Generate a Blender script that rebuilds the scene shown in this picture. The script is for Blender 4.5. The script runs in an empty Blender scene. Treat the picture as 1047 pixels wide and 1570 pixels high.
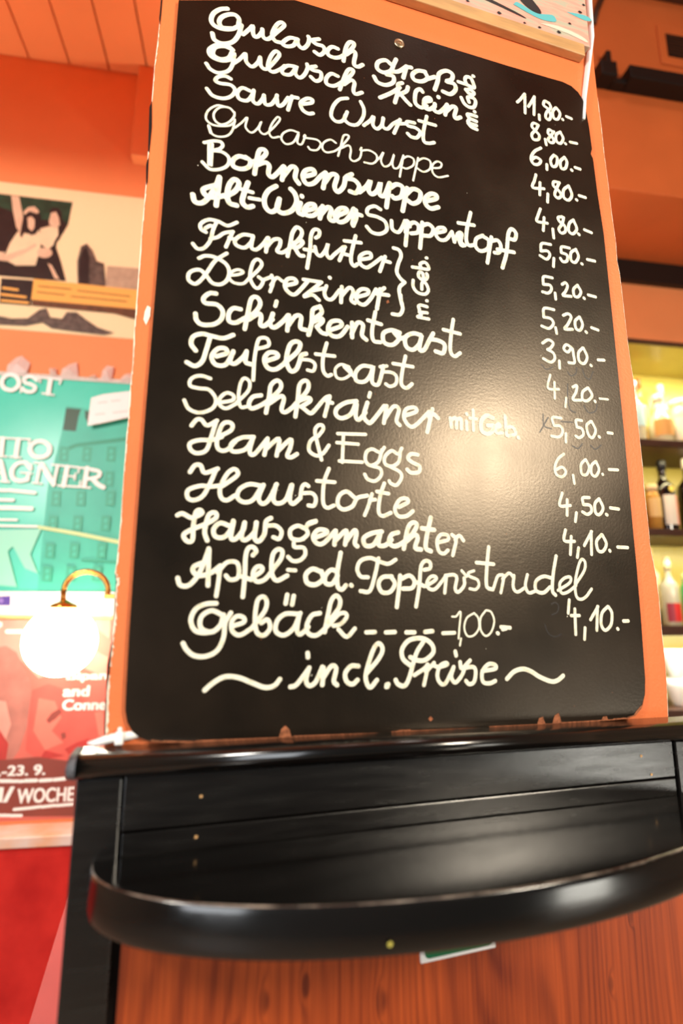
import bpy, bmesh, math, random
from mathutils import Vector, Matrix
random.seed(7)
SC = bpy.context.scene
COL = SC.collection
PI = math.pi
Z0 = 1.20                                   # height of the board's lower edge above the floor
# ------------------------------------------------------------------ camera, world, lights, exposure
SC.view_settings.view_transform = 'Standard'
SC.view_settings.look = 'None'
SC.view_settings.gamma = 1.0
SC.view_settings.exposure = 0.0
SC.cycles.use_denoising = True
SC.cycles.max_bounces = 8
SC.cycles.sample_clamp_indirect = 8.0

cam = bpy.data.cameras.new('camera')
cam_o = bpy.data.objects.new('camera', cam); COL.objects.link(cam_o)
cam.sensor_fit = 'VERTICAL'; cam.sensor_height = 36.0; cam.lens = 850.0/1570.0*36.0
cam.clip_start = 0.02
PITCH, YAW, ROLL = 0.19751820546433999, -0.2761448176361557, 0.004383895732739666
cy, sy, cp, sp = math.cos(YAW), math.sin(YAW), math.cos(PITCH), math.sin(PITCH)
fwd = Vector((-sy*cp, cy*cp, sp)); rgt0 = Vector((cy, sy, 0)); up0 = rgt0.cross(fwd)
rgt = rgt0*math.cos(ROLL) + up0*math.sin(ROLL); upv = -rgt0*math.sin(ROLL) + up0*math.cos(ROLL)
CAM = Vector((0.0546366, -0.6723866, 0.1309865 + Z0))
m = Matrix(((rgt.x, upv.x, -fwd.x, CAM.x), (rgt.y, upv.y, -fwd.y, CAM.y), (rgt.z, upv.z, -fwd.z, CAM.z), (0, 0, 0, 1)))
cam_o.matrix_world = m
cam.dof.use_dof = True; cam.dof.focus_distance = 0.90; cam.dof.aperture_fstop = 1.8
SC.camera = cam_o

world = bpy.data.worlds.new('world'); SC.world = world; world.use_nodes = True
world.node_tree.nodes['Background'].inputs[0].default_value = (1.0, 0.94, 0.87, 1)
world.node_tree.nodes['Background'].inputs[1].default_value = 0.09

def area(name, loc, target, size, power, color, size_y=None, spread=None):
    l = bpy.data.lights.new(name, 'AREA'); l.energy = power; l.color = color
    l.shape = 'DISK' if size_y is None else 'RECTANGLE'; l.size = size
    if size_y: l.size_y = size_y
    if spread: l.spread = spread
    o = bpy.data.objects.new(name, l); COL.objects.link(o); o.location = loc
    o.rotation_euler = (Vector(target)-Vector(loc)).to_track_quat('-Z', 'Y').to_euler()
    return o
def point(name, loc, power, color, r=0.1):
    l = bpy.data.lights.new(name, 'POINT'); l.energy = power; l.color = color; l.shadow_soft_size = r
    o = bpy.data.objects.new(name, l); COL.objects.link(o); o.location = loc
    return o
WARM = (1.0, 0.86, 0.66)
area('pendant_light', (1.57, -1.87, Z0+1.02), (0.42, 0, Z0+0.40), 0.50, 56, (1.0, 0.87, 0.69))
area('window_daylight', (-2.0, -2.5, Z0+0.4), (0.1, 0, Z0+0.0), 1.2, 56, (0.92, 0.96, 1.0), 2.2)
area('door_daylight', (3.0, -2.9, Z0-.85), (.5, 0, Z0-.25), .8, 15, (1.0, .97, .86), .6)
# ------------------------------------------------------------------ the back wall's own frame (turned a little from the pillar)
WANG = math.radians(-6.8)
WP = Vector((-0.325, 1.454, Z0))
WE = Vector((math.cos(WANG), math.sin(WANG), 0)); WN = Vector((-math.sin(WANG), math.cos(WANG), 0))
def RW(u, v, z):                            # along the wall, out from the wall, height over the board's edge
    p = WP + WE*u - WN*v; return Vector((p.x, p.y, Z0+z))
area('ceiling_fill_light', RW(-1.3, .15, 1.2), RW(-1.3, .15, 2.4), .12, 9, WARM)  # pair of unseen fills, added to brighten the plank ceiling
area('ceiling_fill_light', RW(.95, .15, 1.2), RW(.95, .15, 2.4), .12, 8, WARM)
area('poster_fill_light', RW(-.9, 2.5, 1.28), RW(-.2, 0, .6), .4, 44, (1.0, .95, .86))  # unseen fill, added to brighten the posters
area('ceiling_light', (.35, -.65, Z0+3.2), (.35, -.6, Z0), 1.8, 20, (1.0, .95, .86), .4)
area('bar_strip_light', RW(2.75, -.03, 1.36), RW(2.75, -.12, .9), 1.2, 11, (1.0, .93, .62), .03)
area('bar_strip_light', RW(2.75, -.01, .885), RW(2.75, -.16, .5), 1.2, 3.6, (1.0, .86, .45), .03)
area('bar_strip_light', RW(2.75, -.01, .485), RW(2.75, -.16, .1), 1.2, 4.8, (1.0, .9, .62), .03)
area('bar_strip_light', RW(2.75, -.01, .075), RW(2.75, -.16, -.3), 1.2, 7, (1.0, .92, .72), .03)

# ------------------------------------------------------------------ materials
def lin(c):
    return tuple(((x/255)/12.92 if x/255 <= .04045 else ((x/255+.055)/1.055)**2.4) for x in c)
MATS = {}
def mat(name, rgb, rough=.6, spec=.5, vary=0.0, vscale=8.0, bump=0.0, bscale=200.0, rgb2=None, coat=0.0, metal=0.0, emit=0.0, trans=0.0, stretch=(1, 1, 1), ior=1.5, rvary=0.0, fac=(.35, .65)):
    if name in MATS: return MATS[name]
    M = bpy.data.materials.new(name); M.use_nodes = True; MATS[name] = M
    nt = M.node_tree; N = nt.nodes; L = nt.links; b = N['Principled BSDF']
    c = lin(rgb)+(1,)
    b.inputs['Base Color'].default_value = c; b.inputs['Roughness'].default_value = rough
    b.inputs['Specular IOR Level'].default_value = spec; b.inputs['Metallic'].default_value = metal
    b.inputs['Coat Weight'].default_value = coat; b.inputs['Coat Roughness'].default_value = .12
    b.inputs['Transmission Weight'].default_value = trans; b.inputs['IOR'].default_value = ior
    if emit:
        b.inputs['Emission Color'].default_value = c; b.inputs['Emission Strength'].default_value = emit
    if vary or bump or rgb2 or rvary:
        tc = N.new('ShaderNodeTexCoord'); mp = N.new('ShaderNodeMapping'); mp.inputs['Scale'].default_value = stretch
        L.new(tc.outputs['Object'], mp.inputs[0])
        if vary or rgb2 or rvary:
            n = N.new('ShaderNodeTexNoise'); n.inputs['Scale'].default_value = vscale; n.inputs['Detail'].default_value = 6
            L.new(mp.outputs[0], n.inputs['Vector'])
            r = N.new('ShaderNodeValToRGB'); r.color_ramp.elements[0].position = fac[0]; r.color_ramp.elements[1].position = fac[1]
            c2 = lin(rgb2)+(1,) if rgb2 else tuple(min(1, x*(1+vary)) for x in c[:3])+(1,)
            c1 = c if rgb2 else tuple(x*(1-vary) for x in c[:3])+(1,)
            r.color_ramp.elements[0].color = c1; r.color_ramp.elements[1].color = c2
            L.new(n.outputs['Fac'], r.inputs[0])
            if vary or rgb2: L.new(r.outputs[0], b.inputs['Base Color'])
            if rvary:
                mr = N.new('ShaderNodeMapRange'); mr.inputs['To Min'].default_value = rough-rvary; mr.inputs['To Max'].default_value = rough+rvary
                mr.inputs['From Min'].default_value = .3; mr.inputs['From Max'].default_value = .7
                L.new(n.outputs['Fac'], mr.inputs[0]); L.new(mr.outputs[0], b.inputs['Roughness'])
        if bump:
            n2 = N.new('ShaderNodeTexNoise'); n2.inputs['Scale'].default_value = bscale; n2.inputs['Detail'].default_value = 4
            L.new(mp.outputs[0], n2.inputs['Vector'])
            bp = N.new('ShaderNodeBump'); bp.inputs['Strength'].default_value = bump; bp.inputs['Distance'].default_value = .002
            L.new(n2.outputs['Fac'], bp.inputs['Height']); L.new(bp.outputs[0], b.inputs['Normal'])
    return M

ORANGE = mat('orange_paint', (230, 120, 66), .55, .4, vary=.06, vscale=5, bump=.35, bscale=260)
ORANGE_WALL = mat('orange_wall_paint', (240, 148, 92), .6, .35, vary=.05, vscale=2.5, bump=.12, bscale=90)
ORANGE_DEEP = mat('deep_orange_paint', (214, 108, 54), .5, .4, vary=.07, vscale=3)
PLASTER = mat('bare_plaster', (252, 236, 212), .8, .2, vary=.06, vscale=60)
BLACK_GAP = mat('dark_gap', (24, 18, 16), .8, .2)
BOARD = mat('blackboard_lacquer', (15, 11, 8), .30, .62, rgb2=(27, 19, 13), vscale=7, bump=.07, bscale=260, rvary=.04)
BOARD.node_tree.nodes['Principled BSDF'].inputs['Specular Tint'].default_value = (1.0, .84, .66, 1)
CHALK = mat('chalk_marker', (216, 206, 176), .65, .3, rgb2=(243, 238, 214), fac=(.30, .46), vscale=110, bump=.05, bscale=600)
GHOST_INK = mat('wiped_ink', (26, 18, 13), .42, .4)
CHIP = mat('chipped_hardboard', (150, 92, 62), .8, .2, vary=.35, vscale=220)
BLACK = mat('black_paint', (14, 12, 11), .25, .85, rgb2=(20, 18, 16), vscale=14, stretch=(1, 1, 9), bump=.06, bscale=120, rvary=.04)
BLACK_H = mat('black_gloss_paint', (10, 9, 8), .17, .55, rgb2=(14, 12, 11), vscale=9, stretch=(.4, 3, 3), bump=.03, bscale=90, rvary=.05, coat=.3)
WORN = mat('worn_grey_edge', (92, 94, 100), .5, .5, rgb2=(44, 44, 48), vscale=120)
WHITE = mat('white_plastic', (252, 252, 248), .35, .5)
BRASS = mat('brass', (214, 160, 78), .25, metal=1.0)
VELVET = mat('red_velvet', (222, 54, 44), .85, .25, rgb2=(184, 32, 28), vscale=6, bump=.12, bscale=260)
LEATHER = mat('salmon_leather', (240, 122, 114), .42, .5, vary=.05, vscale=8, bump=.08, bscale=180)
LEDGE = mat('pale_ledge', (238, 226, 214), .4, .5, rgb2=(240, 190, 150), vscale=9)
DARKWOOD = mat('dark_brown_wood', (74, 42, 26), .5, .5, vary=.2, vscale=12, stretch=(1, 6, 6))
OLIVE = mat('olive_lacquer', (204, 188, 96), .3, .5, rgb2=(188, 168, 76), vscale=4)
FLOOR = mat('parquet', (150, 138, 122), .45, .5, vary=.2, vscale=10, stretch=(8, 1, 1))
DULL = mat('dull_plaster', (150, 138, 122), .7, .3, vary=.05, vscale=2)
BLACKMETAL = mat('black_metal', (16, 13, 11), .5, .4)

KNOTS = ((.160, -.253, .0065), (.203, -.245, .006), (.129, -.284, .006), (.287, -.272, .0075), (.622, -.228, .006), (.585, -.300, .005))
def pine():
    M = bpy.data.materials.new('red_stained_pine'); M.use_nodes = True
    nt = M.node_tree; N = nt.nodes; L = nt.links; b = N['Principled BSDF']
    tc = N.new('ShaderNodeTexCoord')
    def mapping(s, loc=(0, 0, 0)):
        q = N.new('ShaderNodeMapping'); q.inputs['Scale'].default_value = s; q.inputs['Location'].default_value = loc
        L.new(tc.outputs['Object'], q.inputs[0]); return q
    # slow wander of the growth rings
    wn = N.new('ShaderNodeTexNoise'); wn.inputs['Scale'].default_value = 3.2; wn.inputs['Detail'].default_value = 2
    L.new(mapping((1.3, 1, .16)).outputs[0], wn.inputs['Vector'])
    sx = N.new('ShaderNodeSeparateXYZ'); L.new(tc.outputs['Object'], sx.inputs[0])
    def mth(op, a, bb):
        q = N.new('ShaderNodeMath'); q.operation = op
        for i, s in enumerate((a, bb)):
            if isinstance(s, (int, float)): q.inputs[i].default_value = s
            else: L.new(s, q.inputs[i])
        return q.outputs[0]
    fn0 = N.new('ShaderNodeTexNoise'); fn0.inputs['Scale'].default_value = 40; L.new(tc.outputs['Object'], fn0.inputs['Vector'])
    knot = None                              # knots: the rings bend round them
    for kx, kz, kw in KNOTS:
        dx = mth('DIVIDE', mth('SUBTRACT', sx.outputs[0], kx), kw); dz = mth('DIVIDE', mth('SUBTRACT', sx.outputs[2], kz), mth('MULTIPLY', kw*2.6, mth('ADD', .6, mth('MULTIPLY', fn0.outputs['Fac'], .8))))
        d2 = mth('ADD', mth('MULTIPLY', dx, dx), mth('MULTIPLY', dz, dz))
        k1 = mth('DIVIDE', 1.0, mth('ADD', 1.0, mth('MULTIPLY', d2, d2)))
        knot = k1 if knot is None else mth('ADD', knot, k1)
    ph = mth('ADD', mth('MULTIPLY', sx.outputs[0], 420.0), mth('MULTIPLY', wn.outputs['Fac'], 170.0))
    ph = mth('ADD', ph, mth('MULTIPLY', knot, 7.0))
    ring = mth('ADD', mth('MULTIPLY', mth('SINE', ph, 0), .5), .5)
    ring = mth('POWER', ring, 2.2)
    fn = N.new('ShaderNodeTexNoise'); fn.inputs['Scale'].default_value = 6; fn.inputs['Detail'].default_value = 6; fn.inputs['Roughness'].default_value = .65
    L.new(mapping((75, 20, .9)).outputs[0], fn.inputs['Vector'])
    bn = N.new('ShaderNodeTexNoise'); bn.inputs['Scale'].default_value = 5; bn.inputs['Detail'].default_value = 2
    L.new(mapping((2.6, 1, .25)).outputs[0], bn.inputs['Vector'])
    mix = mth('ADD', mth('MULTIPLY', ring, mth('ADD', .15, mth('MULTIPLY', knot, .12))), mth('MULTIPLY', fn.outputs['Fac'], .80))
    mix = mth('ADD', mix, mth('MULTIPLY', mth('SUBTRACT', bn.outputs['Fac'], .5), .7))
    r = N.new('ShaderNodeValToRGB')
    e = r.color_ramp.elements; e[0].position = .12; e[0].color = lin((200, 88, 34))+(1,); e[1].position = .80; e[1].color = lin((98, 27, 9))+(1,)
    L.new(mix, r.inputs[0])
    mx = N.new('ShaderNodeMix'); mx.data_type = 'RGBA'; mx.inputs['B'].default_value = lin((70, 18, 8))+(1,)
    kd = N.new('ShaderNodeMapRange'); kd.inputs['From Min'].default_value = .62; kd.inputs['From Max'].default_value = 1.0; kd.inputs['To Max'].default_value = .5; L.new(knot, kd.inputs[0]); L.new(kd.outputs[0], mx.inputs['Factor']); L.new(r.outputs[0], mx.inputs['A']); L.new(mx.outputs['Result'], b.inputs['Base Color'])
    b.inputs['Roughness'].default_value = .42
    bp = N.new('ShaderNodeBump'); bp.inputs['Strength'].default_value = .15; bp.inputs['Distance'].default_value = .001
    L.new(mix, bp.inputs['Height']); L.new(bp.outputs[0], b.inputs['Normal'])
    return M
PINE = pine()

# ------------------------------------------------------------------ mesh helpers
class MB:
    """Collects shapes, builds ONE mesh object with one or more materials."""
    def __init__(s): s.bm = bmesh.new(); s.mats = []
    def mi(s, m):
        if m not in s.mats: s.mats.append(m)
        return s.mats.index(m)
    def add(s, verts, faces, m, smooth=False):
        vs = [s.bm.verts.new(v) for v in verts]; i = s.mi(m)
        for f in faces:
            try: q = s.bm.faces.new([vs[k] for k in f])
            except ValueError: continue
            q.material_index = i; q.smooth = smooth
        return vs
    def box(s, a, b, m, bevel=0.0, seg=2, fn=None):
        t = bmesh.new(); bmesh.ops.create_cube(t, size=1)
        for v in t.verts:
            v.co = Vector([a[k]+(v.co[k]+.5)*(b[k]-a[k]) for k in range(3)])
        if bevel: bmesh.ops.bevel(t, geom=list(t.edges), offset=bevel, segments=seg, profile=.5, affect='EDGES')
        s.take(t, m, fn, smooth=False)
    def take(s, t, m, fn=None, smooth=False):
        t.verts.ensure_lookup_table(); t.verts.index_update()
        vs = [(fn(v.co) if fn else v.co.copy()) for v in t.verts]
        s.add(vs, [[v.index for v in f.verts] for f in t.faces], m, smooth); t.free()
    def prism(s, pts, depth, m, axis_fn, smooth_side=False):
        """pts: 2-D outline; axis_fn(a, b, d) -> 3-D point; depth = (d0, d1)."""
        n = len(pts)
        A = [axis_fn(a, b, depth[0]) for a, b in pts]; B = [axis_fn(a, b, depth[1]) for a, b in pts]
        s.add(A+B, [list(range(n)), list(range(2*n-1, n-1, -1))]+[[i, i+n, (i+1) % n+n, (i+1) % n] for i in range(n)], m)
    def tube(s, path, r, m, seg=10, caps=True, flat=(1, 1)):
        path = [Vector(p) for p in path]; rings = []; n = len(path)
        ref = Vector((0, 0, 1))
        for i, p in enumerate(path):
            t = (path[min(i+1, n-1)]-path[max(i-1, 0)]).normalized()
            if abs(t.dot(ref)) > .97: ref = Vector((1, 0, 0)) if abs(t.x) < .9 else Vector((0, 1, 0))
            a = t.cross(ref).normalized(); b = t.cross(a).normalized(); ref = -b if (-b).dot(ref) > 0 else b
            rr = r[i] if isinstance(r, (list, tuple)) else r
            rings.append([p+a*math.cos(2*PI*k/seg)*rr*flat[0]+b*math.sin(2*PI*k/seg)*rr*flat[1] for k in range(seg)])
        V = [v for q in rings for v in q]; F = []
        for i in range(n-1):
            for k in range(seg): F.append([i*seg+k, i*seg+(k+1) % seg, (i+1)*seg+(k+1) % seg, (i+1)*seg+k])
        if caps: F += [list(range(seg))[::-1], list(range((n-1)*seg, n*seg))]
        s.add(V, F, m, True)
    def lathe(s, prof, m, c=(0, 0, 0), seg=24):
        V = []; F = []
        for r, z in prof:
            for k in range(seg): V.append((c[0]+r*math.cos(2*PI*k/seg), c[1]+r*math.sin(2*PI*k/seg), c[2]+z))
        for i in range(len(prof)-1):
            for k in range(seg): F.append([i*seg+k, i*seg+(k+1) % seg, (i+1)*seg+(k+1) % seg, (i+1)*seg+k])
        F += [list(range(seg))[::-1], list(range((len(prof)-1)*seg, len(prof)*seg))]
        s.add(V, F, m, True)
    def ribbon(s, pts, w, m, fn, lift, thick=.0003):
        """a painted stroke with round ends: pts in a 2-D plane, fn(a, b, h) -> 3-D."""
        P = smooth(pts); n = len(P); V = []; F = []
        h = w/2
        for i in range(n):
            a = P[max(i-1, 0)]; b = P[min(i+1, n-1)]
            dx, dy = b[0]-a[0], b[1]-a[1]; l = math.hypot(dx, dy) or 1e-9
            nx, ny = -dy/l, dx/l; x, y = P[i]
            V += [fn(x+nx*h, y+ny*h, lift), fn(x, y, lift+thick), fn(x-nx*h, y-ny*h, lift)]
        for i in range(n-1):
            k = i*3; F += [[k, k+1, k+4, k+3], [k+1, k+2, k+5, k+4]]
        for end, other, sgn in ((0, min(1, n-1), 1), (n-1, max(n-2, 0), 1)):
            x, y = P[end]; ox, oy = P[other]; a0 = math.atan2(y-oy, x-ox) if n > 1 else 0
            c = len(V); V.append(fn(x, y, lift+thick))
            for k in range(9):
                t = a0-PI/2+PI*k/8; V.append(fn(x+math.cos(t)*h, y+math.sin(t)*h, lift))
            F += [[c, c+1+k, c+2+k] for k in range(8)]
        s.add(V, F, m, True)
    def build(s, name, parent=None, loc=None, rotz=None, weld=False):
        if weld: bmesh.ops.remove_doubles(s.bm, verts=s.bm.verts, dist=1e-6)
        bmesh.ops.recalc_face_normals(s.bm, faces=s.bm.faces)
        me = bpy.data.meshes.new(name); s.bm.to_mesh(me); s.bm.free()
        for q in s.mats: me.materials.append(q)
        o = bpy.data.objects.new(name, me); COL.objects.link(o)
        if parent: o.parent = parent
        if loc is not None: o.location = loc
        if rotz is not None: o.rotation_euler = (0, 0, rotz)
        return o
def smooth(P, n=5):
    if len(P) < 3: return [tuple(p) for p in P]
    Q = [(2*P[0][0]-P[1][0], 2*P[0][1]-P[1][1])]+[tuple(p) for p in P]+[(2*P[-1][0]-P[-2][0], 2*P[-1][1]-P[-2][1])]
    out = []
    for i in range(1, len(Q)-2):
        a, b, c, d = Q[i-1:i+3]
        for k in range(n):
            t = k/n
            out.append(tuple(.5*(2*b[j]+(c[j]-a[j])*t+(2*a[j]-5*b[j]+4*c[j]-d[j])*t*t+(3*b[j]-a[j]-3*c[j]+d[j])*t**3) for j in (0, 1)))
    out.append(tuple(P[-1])); return out
def empty(name, loc, rotz=0.0):
    o = bpy.data.objects.new(name, None); COL.objects.link(o); o.location = loc; o.rotation_euler = (0, 0, rotz); o.empty_display_size = .05
    return o
def tag(o, label=None, cat=None, group=None, kind=None):
    if label: o['label'] = label
    if cat: o['category'] = cat
    if group: o['group'] = group
    if kind: o['kind'] = kind
    return o
XZ = lambda a, b, d: (a, d, b)              # outline in the board's plane, depth along y
BASE = (0, 0, Z0)                           # pillar frame
WALLT = dict(loc=WP, rotz=WANG)             # wall frame: x along, -y out of the wall, z over the board's edge

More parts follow.
